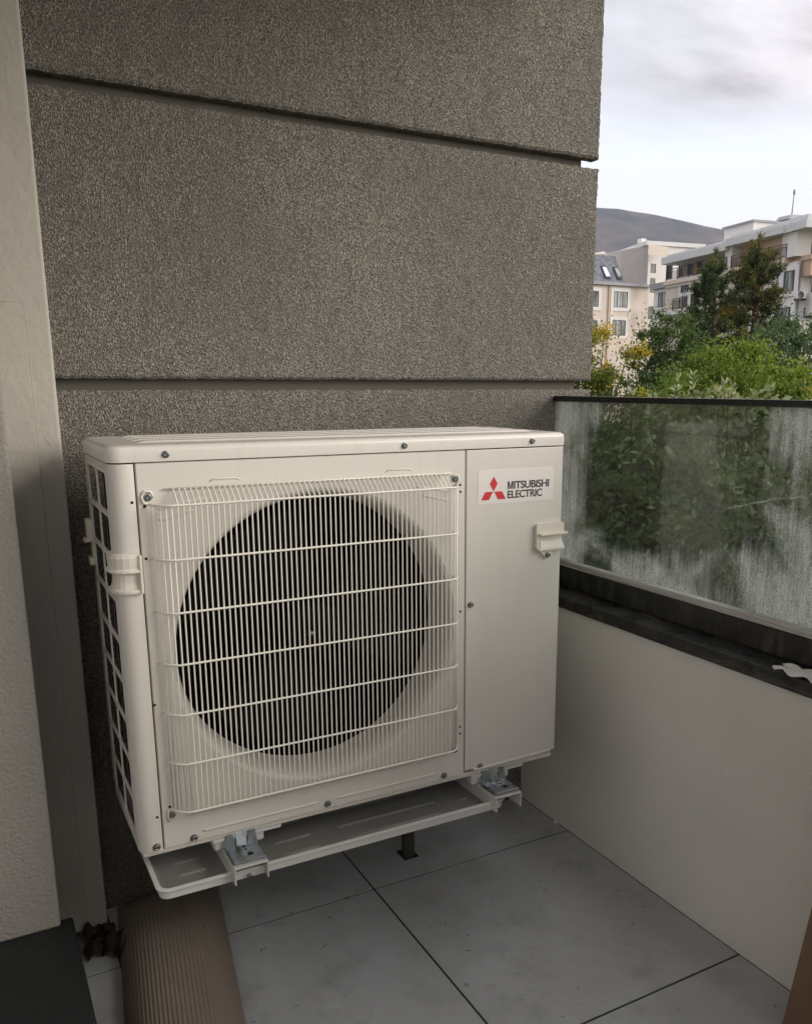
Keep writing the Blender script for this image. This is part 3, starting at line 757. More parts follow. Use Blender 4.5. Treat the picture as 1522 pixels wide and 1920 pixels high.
T = thing('drip_tray', (.41, .12, .27), 'shallow grey-white metal drip tray with pressed ribs hanging under the air conditioner', 'tray')
def tray():
    X0, X1, Y0, Y1, ZR = .018, .786, -.050, .36, .2905
    bm = bmesh.new()
    def ring(off, z, rad): return [bm.verts.new((x, y, z)) for x, y in rrect(X0 + off, X1 - off, Y0 + off, Y1 - off, (rad,) * 4, 6)]
    rs = [ring(.0050, ZR - .0205, .018), ring(.0042, ZR - .0045, .02), ring(.0000, ZR - .0040, .021), ring(-.0010, ZR - .0028, .022), ring(-.0010, ZR - .0006, .022), ring(.0002, ZR, .021), ring(.0075, ZR - .0001, .018), ring(.0085, ZR - .002, .017), ring(.016, ZR - .0165, .012), ring(.022, ZR - .0185, .010)]
    for q, (a, b) in enumerate(zip(rs, rs[1:])):
        for i in range(len(a)):
            j = (i + 1) % len(a); bm.faces.new((a[i], a[j], b[j], b[i])).material_index = 1 if q >= 7 else 0
    bm.faces.new(rs[-1]).material_index = 1; bm.faces.new(rs[0][::-1])
    bmesh.ops.recalc_face_normals(bm, faces=bm.faces)
    me = bpy.data.meshes.new('pan'); bm.to_mesh(me); bm.free(); o = link('pan', me, [M['traypaint'], M['trayshade']], T, False)
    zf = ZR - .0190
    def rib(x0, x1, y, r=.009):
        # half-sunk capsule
        mb = MB(); mb.tube([(x0, y, zf - .006), (x0 + .014, y, zf - .0055), (x1 - .014, y, zf - .0055), (x1, y, zf - .006)], [.002, r, r, .002], 24); mb.build('rib', M['trayshade'], o, smooth=True)
    for y in (.028, .075, .15, .22): 
        rib(.06, .135, y - .004)
    for x0, x1 in ((.26, .36), (.40, .66)):
        for y in (-.003, .050, .12, .19): rib(x0, x1, y)
    rib(.69, .735, .03)
tray()
MB().lathe((.188, 0, .277), [(.0001, -.0545), (.004, -.0545), (.005, -.051)], 12).build('screw', M['screw'], T)

# ------------------------------------------------------------------ things lying on the balcony
def ribbed_mat():
    # stiff corrugated sheet bent into a low vault, running from the wall towards the camera
    nu, nv = 30 * 8, 60; vs = []; fs = []
    for j in range(nv + 1):
        v = j / nv; y = .405 - 1.06 * v
        xc = .050 + .150 * y + .006 * math.sin(3 * v); hw_ = .117 - .016 * v
        H = .066 * min(1, .55 + v * 2.2) * math.sqrt(max(.02, 1 - (1 - min(1, v / .10)) ** 2))
        for i in range(nu + 1):
            u = i / nu; t = math.pi * (1 - u)
            rib = .0024 * (.5 - .5 * math.cos(2 * math.pi * 30 * u))
            cx_ = math.cos(t) * .25 + (2 * u - 1) * .75; sx_ = max(0, 1 - abs(2 * u - 1) ** 2.6)
            vs.append((xc + hw_ * cx_, y, .003 + (H + rib) * sx_))
    for j in range(nv):
        for i in range(nu):
            a = j * (nu + 1) + i; fs.append((a, a + nu + 1, a + nu + 2, a + 1))
    me = bpy.data.meshes.new('ribbed_mat'); me.from_pydata(vs, [], fs)
    o = link('ribbed_mat', me, M['mat'], None, True, (.05, .05, 0))
    sd = o.modifiers.new('thickness', 'SOLIDIFY'); sd.thickness = .003; sd.offset = -1
    tag(o, 'long brown ribbed sheet arched over the floor tiles and running under the unit', 'mat')
ribbed_mat()
def scrap(c, sx, sy, rz, seed, label, h=.03):
    rd = random.Random(seed); nx, ny = 10, 8; vs = []; fs = []
    ph = [rd.uniform(0, 6) for _ in range(6)]
    for j in range(ny + 1):
        for i in range(nx + 1):
            u, v = i / nx - .5, j / ny - .5
            x = u * sx * (1 + .15 * math.sin(5 * v + ph[0])); y = v * sy * (1 + .2 * math.sin(6 * u + ph[1]))
            z = h * (.5 + .5 * math.sin(7 * u + ph[2]) * math.cos(6 * v + ph[3])) + .008 * math.sin(17 * u + ph[4]) + .006
            vs.append((c[0] + x * math.cos(rz) - y * math.sin(rz), c[1] + x * math.sin(rz) + y * math.cos(rz), max(.003, z) + c[2]))
    for j in range(ny):
        for i in range(nx):
            a = j * (nx + 1) + i; fs.append((a, a + 1, a + nx + 2, a + nx + 1))
    me = bpy.data.meshes.new('cardboard_scrap'); me.from_pydata(vs, [], fs)
    o = link('cardboard_scrap', me, M['card'], None, False, c)
    o.modifiers.new('thickness', 'SOLIDIFY').thickness = .003
    tag(o, label, 'cardboard', 'cardboard scraps beside the pilaster')
scrap((-.062, .318, .001), .07, .05, .3, 3, 'crumpled brown cardboard scrap at the foot of the smooth plaster strip', .016)
scrap((-.048, .262, .001), .088, .075, -.2, 8, 'flatter brown cardboard scrap nearer the stone sill and the crossing of the tile joints', .014)
# white paper on the ledge
def paper():
    rd = random.Random(5); nx, ny = 26, 10; vs = []; fs = []
    for j in range(ny + 1):
        for i in range(nx + 1):
            u, v = i / nx, j / ny
            w_ = .5 + .35 * math.sin(u * 9) * math.sin(u * 4 + 1)
            x = 1.124 + (v * .055 - .008) * (.35 + .65 * math.sin(math.pi * min(.95, u + .1))) + .006 * math.sin(u * 19)
            y = -.470 - u * .17 + .01 * math.sin(v * 7)
            z = .6665 + .005 * abs(math.sin(11 * u + 4 * v)) + .008 * max(0, v - .6) * w_ + rd.uniform(0, .0012)
            vs.append((x, y, z))
    for j in range(ny):
        for i in range(nx):
            a = j * (nx + 1) + i; fs.append((a, a + 1, a + nx + 2, a + nx + 1))
    me = bpy.data.meshes.new('paper_scrap'); me.from_pydata(vs, [], fs)
    o = link('paper_scrap', me, M['paper'], None, True, (1.15, -.53, .663)); o.modifiers.new('thickness', 'SOLIDIFY').thickness = .0008
    tag(o, 'crumpled white paper scrap lying on the black granite ledge', 'paper')
paper()
mb = MB(); mb.hull8([(XP - .012, .235, .0005), (XP - .002, .228, .0005), (XP - .001, .242, .0005), (XP - .008, .246, .0005), (XP - .008, .236, .010), (XP - .004, .233, .013), (XP - .002, .240, .011), (XP - .006, .243, .008)])
o = mb.build('plaster_chip', M['paper'], None, origin=(XP - .006, .238, 0)); tag(o, 'small pale plaster chip in the joint between the floor and the parapet', 'chip')
# leaning brown board at the lower right
mb = MB()
a0 = Vector((1.032, -.628, .001)); a1 = at(1522, 1700, 1.52)
dirb = (a1 - a0)
mb.prism([a0, a0 + dirb * 2.2, a0 + dirb * 2.2 + Vector((.10, -.40, 0)), a0 + Vector((.07, -.42, 0))], (.012, .0035, -.0005))
o = mb.build('brown_board', M['board'], None, origin=a0); tag(o, 'edge of a brown board leaning at the lower right corner', 'board')


# added end wall, unseen behind the camera, keeps low light out
ew = MB().box(-1.2, 1.127, -2.5, -2.351, 0, 1.25).build('unseen_end_wall', M['housewall']); tag(ew, 'plain off-white wall added unseen behind the camera to block low light', 'wall')

# ------------------------------------------------------------------ outdoors
GZ = -8.0
gnd = Mat('ground_grass', (.05, .07, .03), .95); gnd.color(gnd.mix(gnd.noise(.6, 6, .6), (.035, .055, .02), (.09, .085, .05)))
me = bpy.data.meshes.new('ground'); me.from_pydata([(-4600, -4600, GZ), (4600, -4600, GZ), (4600, 4600, GZ), (-4600, 4600, GZ)], [], [(0, 1, 2, 3)])
tag(link('ground', me, gnd.m), kind='structure')

# mountain
def mountain():
    prof = [(500, 330), (800, 350), (1000, 372), (1120, 388), (1160, 391), (1200, 398), (1245, 406), (1290, 416), (1325, 424), (1357, 430), (1400, 434), (1450, 428), (1520, 436), (1620, 470), (1760, 520)]
    D0, D1 = 3700, 1500
    nx, ny = 150, 46
    from mathutils import noise as mn
    vs = []; fs = []
    base0 = CAMP
    for i in range(nx + 1):
        px = 500 + (1760 - 500) * i / nx
        k = max(j for j in range(len(prof) - 1) if prof[j][0] <= px); t = (px - prof[k][0]) / (prof[k + 1][0] - prof[k][0])
        py = prof[k][1] + (prof[k + 1][1] - prof[k][1]) * t
        top = at(px, py, D0); h = top.z - GZ
        low = at(px, 719, D1)
        for j in range(ny + 1):
            v = j / ny
            x = low.x + (top.x - low.x) * v; y = low.y + (top.y - low.y) * v
            n1 = mn.fractal(Vector((x / 420, y / 420, 3)), .9, 2.1, 5); n2 = mn.ridged_multi_fractal(Vector((x / 300, y / 300, 1)), 1, 2.1, 4, 1, 2)
            z = GZ - 2 + h * (v ** 1.35) + (n1 * 75 - n2 * 26) * math.sin(math.pi * min(1, v)) ** .8 + n1 * 5
            vs.append((x, y, z))
        for q in range(1, 5):
            x = low.x + (top.x - low.x) * (1 + .12 * q); y = low.y + (top.y - low.y) * (1 + .12 * q)
            vs.append((x, y, max(GZ - 2, GZ - 2 + h * (1 - (q / 4) ** 1.5))))
    m_ = ny + 5
    for i in range(nx):
        for j in range(m_ - 1):
            a = i * m_ + j; fs.append((a, a + m_, a + m_ + 1, a + 1))
    m = Mat('mountain_slopes', (.08, .08, .05), 1, spec=0)
    n = m.noise(.006, 8, .62, .6); n3 = m.noise(.0022, 5, .55, .8)
    c = m.mix(m.ramp(n, [(.38, 0.), (.62, 1.)]), (.030, .034, .030), (.115, .085, .062)); c = m.mix(m.ramp(n3, [(.42, 0.), (.58, .8)]), c, (.026, .034, .036))
    m.color(c)
    me = bpy.data.meshes.new('mountain'); me.from_pydata(vs, [], fs); o = link('mountain', me, m.m, None, True); tag(o, kind='structure')
mountain()

# ---- buildings
def bmat(name, col, rough=.85, var=.12):
    m = Mat(name, col, rough, spec=.25); m.color(m.mix(m.ramp(m.noise(.55, 5, .65), [(.35, 0.), (.75, 1.)]), col, tuple(x * (1 - var) for x in col))); return m.m
B = dict(beige=bmat('beige_render', (.56, .41, .30)), white=bmat('white_render', (.74, .71, .68)), cream=bmat('cream_render', (.62, .545, .475)),
         trim=bmat('white_trim', (.70, .69, .68)), roofslab=bmat('pale_roof_edge', (.60, .61, .62)), rail=Mat('black_iron', (.02, .02, .022), .5).m,
         frame=Mat('anthracite_frame', (.03, .034, .04), .45).m, metal=bmat('grey_flashing', (.30, .31, .33), .5), soffit=bmat('soffit', (.55, .50, .45)))
m = Mat('slate_shingles', (.10, .105, .125), .7); n = m.noise(2.2, 5, .7, 0, scale=(1, 1, 1)); m.color(m.mix(m.ramp(n, [(.4, 0.), (.6, 1.)]), (.07, .075, .09), (.17, .18, .205))); B['slate'] = m.m
def pane_mat(name, a, b, rough=.06, sc=1.6):
    m = Mat(name, a, rough, spec=.35); m.color(m.mix(m.ramp(m.noise(sc, 3, .6, 0, scale=(1, 1, .15)), [(.40, 0.), (.6, 1.)]), a, b)); return m.m
B['pane'] = pane_mat('window_pane_curtains', (.05, .065, .07), (.30, .33, .33)); B['darkpane'] = pane_mat('window_pane_dark', (.02, .025, .03), (.06, .065, .07), .25)
B['shutter'] = Mat('white_roller_shutter', (.62, .63, .65), .6).m; B['sky_pane'] = pane_mat('skylight_pane', (.55, .60, .68), (.62, .66, .72), .05); B['warmpane'] = pane_mat('pane_painted_reflection', (.33, .12, .05), (.30, .33, .36), .05, 1.2)  # warm pane: orange reflection put into the glass colour

class Fac:
    """vertical facade plane through two measured ground points"""
    def __init__(s, px0, d0, px1, d1):
        a, b = at(px0, 719, d0), at(px1, 719, d1)
        s.p = Vector((a.x, a.y, 0)); t = Vector((b.x - a.x, b.y - a.y, 0)); s.t = t.normalized()
        n = Vector((s.t.y, -s.t.x, 0))
        if n.dot(CAMP - s.p) < 0: n = -n
        s.n = n
    def pt(s, px, py, o=0):
        d = ray(px, py); q = s.p + s.n * o
        k = (q - CAMP).dot(s.n) / d.dot(s.n); return CAMP + d * k
    def sz(s, px, py, o=0):
        p = s.pt(px, py, o); return (p - s.p).dot(s.t), p.z
    def w(s, a, z, o=0):
        p = s.p + s.t * a + s.n * o; return Vector((p.x, p.y, z))
    def box(s, mb, a0, a1, z0, z1, o0, o1, mi=0):
        if a0 > a1: a0, a1 = a1, a0
        c = [s.w(a0, z0, o0), s.w(a1, z0, o0), s.w(a1, z0, o1), s.w(a0, z0, o1), s.w(a0, z1, o0), s.w(a1, z1, o0), s.w(a1, z1, o1), s.w(a0, z1, o1)]
        mb.hull8(c, mi); return mb
    def rect(s, r, o=0):
        """pixel rectangle -> facade rectangle (measured along its middle lines)"""
        x0, y0, x1, y1 = r; a0, _ = s.sz(x0, (y0 + y1) / 2, o); a1, _ = s.sz(x1, (y0 + y1) / 2, o); _, z1 = s.sz((x0 + x1) / 2, y0, o); _, z0 = s.sz((x0 + x1) / 2, y1, o)
        return min(a0, a1), max(a0, a1), z0, z1
def Z7(x, y): return 1100 + x / 6.918, 400 + y / 6.918
def Z8(x, y): return 1322 + x / 7.385, 380 + y / 7.385
def r7(x0, y0, x1, y1): return (*Z7(x0, y0), *Z7(x1, y1))
def r8(x0, y0, x1, y1): return (*Z8(x0, y0), *Z8(x1, y1))
def window(f, root, r, o=0, surround=.22, mull=(.5,), pane='pane', frame='frame', trim='trim', sill=True, org=None):
    a0, a1, z0, z1 = f.rect(r, o)
    fm = MB()
    if surround:
        t = surround
        for q in ((a0 - t, a0, z0 - t, z1 + t), (a1, a1 + t, z0 - t, z1 + t), (a0, a1, z1, z1 + t), (a0, a1, z0 - t, z0)): f.box(fm, *q, o, o + .06)
        sur = fm.build('surround', B[trim], root)
    w_ = .07; fm = MB()
    for q in ((a0, a0 + w_, z0, z1), (a1 - w_, a1, z0, z1), (a0 + w_, a1 - w_, z1 - w_, z1), (a0 + w_, a1 - w_, z0, z0 + w_)): f.box(fm, *q, o + .002, o + .05)
    for k in mull: 
        am = a0 + (a1 - a0) * k; f.box(fm, am - .05, am + .05, z0 + w_, z1 - w_, o + .002, o + .048)
    wn = fm.build('window', B[frame], root)
    f.box(MB(), 0, 0, 0, 0, 0, 0) if False else None
    pm = MB(); f.box(pm, a0 + w_, a1 - w_, z0 + w_, z1 - w_, o + .001, o + .02); pm.build('pane', B[pane], wn)
    return wn
def railing(f, root, a0, a1, z0, h=1.0, o=0, step=.12, name='railing'):
    mb = MB(); f.box(mb, a0, a1, z0 + h - .05, z0 + h, o - .025, o + .025); f.box(mb, a0, a1, z0 + h - .22, z0 + h - .19, o - .015, o + .015); f.box(mb, a0, a1, z0 + .08, z0 + .11, o - .015, o + .015)
    n = max(2, int(abs(a1 - a0) / 1.5))
    for i in range(n + 1):
        a = a0 + (a1 - a0) * i / n; f.box(mb, a - .03, a + .03, z0, z0 + h, o - .03, o + .03)
    k = int(abs(a1 - a0) / step)
    for i in range(k):
        a = a0 + (a1 - a0) * (i + .5) / k; f.box(mb, a - .011, a + .011, z0 + .1, z0 + h - .2, o - .01, o + .01)
    return mb.build(name, B['rail'], root)

# A: beige block with slate mansard
FA = Fac(1060, 89, 1213.5, 93.5)
A_ = thing('mansard_building', FA.w(4, GZ), 'beige apartment block with dark slate mansard roof and two skylights beside the grey wall', 'building')
_, zeA = FA.sz(1160, 535.5)
aR, _ = FA.sz(1213.5, 600); aL, _ = FA.sz(1040, 600)
mb = MB(); FA.box(mb, aL, aR, GZ, zeA, -10, 0); mb.build('wall', B['cream'], A_)
mb = MB(); FA.box(mb, aL, aR + .1, zeA + .001, zeA + .28, -1, .35); mb.build('eave', B['metal'], A_)
rp = [FA.pt(*Z7(-420, 905), .2), FA.pt(*Z7(515, 925), .2), FA.pt(*Z7(455, 800), -.5), FA.pt(*Z7(410, 690), -1.1), FA.pt(*Z7(370, 552), -2.0), FA.pt(*Z7(-420, 535), -2.0)]
mb = MB(); mb.prism(rp, -FA.n * .4); rf = mb.build('roof', B['slate'], A_)
for q, pm in ((((185, 690), (240, 690), (300, 822), (240, 822)), 'sky_pane'), (((345, 705), (393, 705), (445, 830), (392, 830)), 'pane')):
    def oo(y): return .27 - (915 - y) / 365 * 2.2
    P_ = [FA.pt(*Z7(x, y), oo(y)) for x, y in q]
    c = sum(P_, Vector()) / 4
    mb = MB(); mb.prism([c + (p - c) * 1.22 for p in P_], FA.n * .12); sk = mb.build('skylight', B['frame'], A_)
    mb = MB(); mb.prism([c + (p - c) * .92 + FA.n * .1 for p in P_], FA.n * .06); mb.build('pane', B[pm], sk)
window(FA, A_, r7(345, 1012, 525, 1220), 0, .36, (.27, .67)); window(FA, A_, r7(325, 1382, 498, 1585), 0, .30, (.27, .67)); window(FA, A_, r7(-30, 1000, 150, 1208), 0, .36, (.4, .75)); window(FA, A_, r7(-50, 1382, 130, 1585), 0, .30, (.4, .75))
for r in (r7(303, 1250, 326, 1386), r7(538, 1250, 556, 1386)):
    a0, a1, z0, z1 = FA.rect(r); mb = MB(); FA.box(mb, a0, a1, z0, z1, 0, .05); mb.build('trim_band', B['trim'], A_)
a0, a1, z0, z1 = FA.rect(r7(268, 925, 285, 1700)); mb = MB(); FA.box(mb, a0, a1, GZ, z1, 0, .12); mb.build('downpipe', B['beige'], A_)
mb = MB(); mb.prism([FA.pt(*Z7(20, 528), -3), FA.pt(*Z7(225, 487), -3), FA.pt(*Z7(240, 505), -3), FA.pt(*Z7(262, 530), -3)], -FA.n * 1.2); mb.build('roof_vent', B['trim'], A_)

# B: white block with overhanging flat roof
FB1 = Fac(1176.6, 97, 1214.2, 92); FB2 = Fac(1214.2, 92, 1300, 95.5)
B_ = thing('white_block', FB1.w(2, GZ), 'white rendered block with thin overhanging flat roof and narrow dark stair windows', 'building')
c1 = FB1.pt(*Z7(790, 700)); l1 = FB1.pt(*Z7(372, 700)); l1b = FB1.pt(*Z7(535, 700)); r1 = FB2.pt(*Z7(1500, 700))
zt1 = FB1.pt(*Z7(790, 415)).z; zt2 = FB1.pt(*Z7(450, 560)).z
def poly_prism(name, pts, z0, z1, mat, root):
    mb = MB(); mb.prism([(p.x, p.y, z0) for p in pts], (0, 0, z1 - z0)); return mb.build(name, mat, root)
bk = -FB2.n * 9
poly_prism('wall', [c1, r1, r1 + bk, c1 + bk], GZ, zt1, B['white'], B_)
side = (l1b - c1)
poly_prism('wall', [c1 - FB1.t * .0 + Vector((0, 0, 0)), c1 + bk * .98, l1b + bk * .98, l1b], GZ, zt1 - .01, B['white'], B_)
poly_prism('wall', [l1b + FB1.n * -.05, l1b + bk * .9, l1 + bk * .9, l1 + FB1.n * -.05], GZ, zt2, B['white'], B_)
ov = .9
rc = c1 + (FB1.n * .45 + FB2.n * .25); rl = l1b + FB1.n * .45 + (l1b - c1).normalized() * 1.9; rr = r1 + FB2.n * .25
poly_prism('roof', [rc, rr, rr + bk * 1.05, rl + bk * 1.05, rl], zt1 + .001, zt1 + .42, B['trim'], B_)
a0, a1, z0, z1 = FB1.rect(r7(535, 590, 728, 618)); mb = MB(); FB1.box(mb, a0, a1, z0, z1, .0, .15); mb.build('ledge', B['metal'], B_)
for r in (r7(828, 650, 892, 772), r7(818, 838, 880, 1028), r7(793, 1208, 852, 1372)): window(FB2, B_, r, 0, 0, (), 'darkpane')
a0, a1, z0, z1 = FB2.rect(r7(792, 415, 1060, 545)); mb = MB(); FB2.box(mb, a0, a1, z0, z1 - .02, .0, .04); mb.build('band', B['cream'], B_)
p = FB1.pt(*Z7(715, 330), -3)
mb = MB(); mb.box(p.x - .35, p.x + .35, p.y - .35, p.y + .35, zt1 + .43, p.z).box(p.x - .9, p.x + .5, p.y - .5, p.y + .5, zt1 + .421, zt1 + .75); mb.build('chimney', B['trim'], B_)

# C: long beige and white apartment building with balconies
FC = Fac(1247, 80, 1475, 65); FD = Fac(1475, 65, 1620, 66.5)
C_ = thing('balcony_building', FC.w(8, GZ), 'long beige and white apartment building with roof terraces, black railings and a roof antenna', 'building')
def zC(px, py): return FC.pt(px, py).z
z_slab = zC(1475, 483.5); z_slab0 = z_slab - .35; z_eave = FC.pt(1450, 441, .5).z; z_roof = z_eave + .75
aC0, _ = FC.sz(*Z7(1035, 900)); aC1, _ = FC.sz(1475, 500); aM, _ = FC.sz(*Z8(345, 700))
aD1, _ = FD.sz(1640, 500)
mb = MB(); FC.box(mb, aC0, aC1, GZ, z_slab0, -11, 0); mb.build('wall', B['cream'], C_)
mb = MB(); FC.box(mb, aC0 - .1, aC1, z_slab0 + .001, z_slab, -3, .28); FC.box(mb, aC0, aC1, z_slab0 - .25, z_slab0, .001, .14); mb.build('terrace_slab', B['cream'], C_)
mb = MB(); FC.box(mb, aC0, aC1, z_slab + .001, z_eave - .001, -10, -1.7); mb.build('upper_wall', B['beige'], C_)
mb = MB(); FC.box(mb, aC0 - .3, aM, z_eave - .25, z_eave + .35, -10, .5); FC.box(mb, aC0 - .3, aM, z_eave + .351, z_eave + .62, -10, -.1); mb.build('roof', B['roofslab'], C_)
mb = MB(); FC.box(mb, aM + .01, aC1, z_eave, z_eave + .55, -10, .6); FC.box(mb, aM + .01, aC1, z_eave + .551, z_roof + .1, -10, .1); mb.build('roof', B['roofslab'], C_)
a0, a1, z0, z1 = FC.rect(r8(300, 560, 372, 900)); mb = MB(); FC.box(mb, a0 - .1, a1 + .1, z_slab + .001, z_eave - .001, -1.7, .1); mb.build('pillar', B['white'], C_)
a0, a1, _, _ = FC.rect(r8(370, 560, 620, 900), -1.7); mb = MB(); FC.box(mb, a0, a1, z_slab + .001, z_eave - .002, -1.7, -1.55); mb.build('wall_panel', B['white'], C_)
# penthouse
a0, _ = FC.sz(*Z8(262, 420), -2.5); a1, _ = FC.sz(*Z8(660, 420), -2.5); zp = FC.pt(*Z8(640, 268), -2.5).z
mb = MB(); FC.box(mb, a0, a1, z_eave + .3, zp, -10, -2.5); mb.build('penthouse', B['white'], C_)
mb = MB(); FC.box(mb, a0 - .15, a1 + .15, zp + .001, zp + .16, -10.1, -2.35); mb.build('roof', B['metal'], C_)
a2, _ = FC.sz(*Z8(1130, 300), -5); mb = MB(); FC.box(mb, a1 + .001, a2 + 3, z_roof, zp - .35, -10, -5); mb.build('penthouse', B['white'], C_)
window(FC, C_, r8(400, 468, 510, 505), -2.5, 0, (), 'darkpane'); window(FC, C_, r8(398, 600, 492, 685), -1.55, .08, (.6,), 'darkpane')
railing(FC, C_, aC0 + .1, aM - .2, z_slab, 1.0, .15); railing(FC, C_, aM + .4, aC1, z_slab, 1.0, .15)
for r, pn, mu in ((r8(612, 596, 700, 850), 'darkpane', (.5,)), (r8(770, 560, 860, 800), 'pane', (.5,)), (r8(1000, 485, 1240, 770), 'warmpane', (.2, .58,))): window(FC, C_, r, -1.7, .05, mu, pn)
for r, mu in ((r7(1035, 660, 1113, 850), (.5,)), (r7(1195, 640, 1255, 830), (.5,)), (r7(1310, 610, 1380, 810), (.5,)), (r7(1430, 590, 1500, 770), (.5,))): window(FC, C_, r, -1.7, .05, mu, 'darkpane')
# second storey of bays and recesses
a0, a1, z0, z1 = FC.rect(r7(880, 970, 1042, 1235)); 
mb = MB(); FC.box(mb, a0 - .5, aC0 - .01, GZ, z1, -5, -.2); mb.build('bay', B['white'], C_)
window(FC, C_, r7(928, 1022, 1024, 1215), -.2, .3, (.5,))
mb = MB(); FC.box(mb, a0 - .6, aC0 - .005, z1 + .001, z1 + .5, -5, .15); mb.build('bay_roof', B['metal'], C_)
for r in (r7(1130, 985, 1300, 1215),):
    a0, a1, z0, z1 = FC.rect(r); mb = MB(); FC.box(mb, a0, a1, z0, z1, .001, .02); mb.build('loggia', B['soffit'], C_)
    window(FC, C_, r7(1240, 985, 1300, 1200), .021, 0, (.5,)); railing(FC, C_, a0, a1, z0 - .2, 1.0, .12)
    mb = MB(); FC.box(mb, a0 - .4, a1 + .6, z0 - 1.2, z0 - .2, .0, .5); mb.build('balcony_front', B['trim'], C_)
window(FC, C_, r8(985, 950, 1240, 1235), 0, .35, (.47, .93), 'pane'); 
a0, a1, z0, z1 = FC.rect(r8(985, 955, 1090, 1230)); mb = MB(); FC.box(mb, a0, a1, z0, z1, .052, .09); mb.build('roller_shutter', B['shutter'], C_)
window(FC, C_, r8(960, 1450, 1180, 1700), 0, .35, (.45, .9), 'pane'); window(FC, C_, r8(440, 1050, 560, 1250), 0, .3, (.5,), 'darkpane'); window(FC, C_, r8(-200, 1250, -60, 1450), 0, .3, (.5,)); window(FC, C_, r8(-330, 1060, -220, 1240), 0, .3, (.5,), 'darkpane')
# face D, turned towards the viewer on the right
mb = MB(); FD.box(mb, .0, aD1, GZ, z_slab0, -8, -.02); mb.build('wall', B['white'], C_)
mb = MB(); FD.box(mb, .28, aD1, z_slab0 + .002, z_slab - .001, -3, 1.2); FD.box(mb, .4, aD1, z_slab0 - 1.1, z_slab0, .0, 1.1); mb.build('terrace_slab', B['beige'], C_)
mb = MB(); FD.box(mb, .001, aD1, z_slab + .001, z_eave - .002, -8, -1.7); mb.build('upper_wall', B['beige'], C_)
mb = MB(); FD.box(mb, -.55, aD1, z_eave + .001, z_eave + .549, -8, 1.5); FD.box(mb, -.1, aD1, z_eave + .552, z_roof + .25, -8, 1.0); mb.build('roof', B['roofslab'], C_)
mb = MB(); FD.box(mb, -.25, 1.0, z_slab + .001, z_eave - .002, -1.7, .05); mb.build('pillar', B['white'], C_)
railing(FD, C_, .3, aD1 - 3, z_slab, 1.0, 1.15)
window(FD, C_, r8(1385, 470, 1560, 745), -1.7, .05, (.45,), 'warmpane')
window(FD, C_, r8(1462, 1020, 1600, 1245), -.02, .05, (.3,), 'darkpane'); railing(FD, C_, 1.1, aD1 - 3, FD.pt(*Z8(1400, 1245)).z, .9, .9)
mb = MB(); z_ = FD.pt(*Z8(1400, 1250)).z; FD.box(mb, 1.0, aD1, z_ - 1.6, z_ - .02, -.01, 1.0); mb.build('balcony_front', B['white'], C_)
window(FD, C_, r8(1350, 1458, 1500, 1600), -.02, .12, (.6,), 'pane')
a0, a1, z0, z1 = FD.rect(r8(1298, 900, 1308, 1230)); mb = MB(); FD.box(mb, a0, a0 + .1, GZ, z_slab0, .0, .1); mb.build('downpipe', B['metal'], C_)
# roof hood and antenna
p = FD.pt(*Z8(1215, 262), -3); mb = MB(); mb.box(p.x - .55, p.x + .55, p.y - .5, p.y + .5, z_roof, p.z - .15); cw = mb.build('vent_hood', B['metal'], C_)
mb = MB(); mb.prism([(p.x - 1.2, p.y - .6, p.z + .05), (p.x + 1.2, p.y - .6, p.z + .05), (p.x + 1.0, p.y - .6, p.z + .45), (p.x - .9, p.y - .6, p.z + .35)], (0, 1.2, 0)); mb.build('cover', B['metal'], cw)
q0 = FD.pt(*Z8(1190, 230), -3); q1 = FD.pt(1489, 359, -3); mb = MB(); mb.tube([q0, q1], .045, 6); mb.tube([q1 - Vector((0, 0, .18)), q1 + Vector((0, 0, .15))], .09, 6); mb.build('antenna', B['metal'], C_)
# split unit on the facade: a thing of its own
a0, a1, z0, z1 = FD.rect(r8(1282, 1232, 1398, 1322), .5)
hu = thing('air_conditioner', FD.w((a0 + a1) / 2, z0, .2), 'small white air conditioner box on the far building facade beside a window', 'air conditioner')
mb = MB(); FD.box(mb, a0, a1, z0, z1, .1, .5); mb.build('casing', B['trim'], hu)
cc_ = FD.w(a0 + (a1 - a0) * .35, (z0 + z1) / 2, .505); mb = MB(); mb.lathe((0, 0, 0), [(.0001, 0), (.24, 0), (.26, -.01)], 24)
for v in mb.bm.verts: v.co = cc_ + FD.t * v.co.x + Vector((0, 0, v.co.z)) + FD.n * (-v.co.y)
mb.build('fan_guard', B['frame'], hu)
mb = MB(); FD.box(mb, a0, a0 + .08, z0 - .1, z0, .0, .55); FD.box(mb, a1 - .08, a1, z0 - .1, z0, .0, .55); FD.box(mb, a0, a1, z0 - .16, z0 - .1, .3, .4); mb.build('bracket', B['frame'], hu)

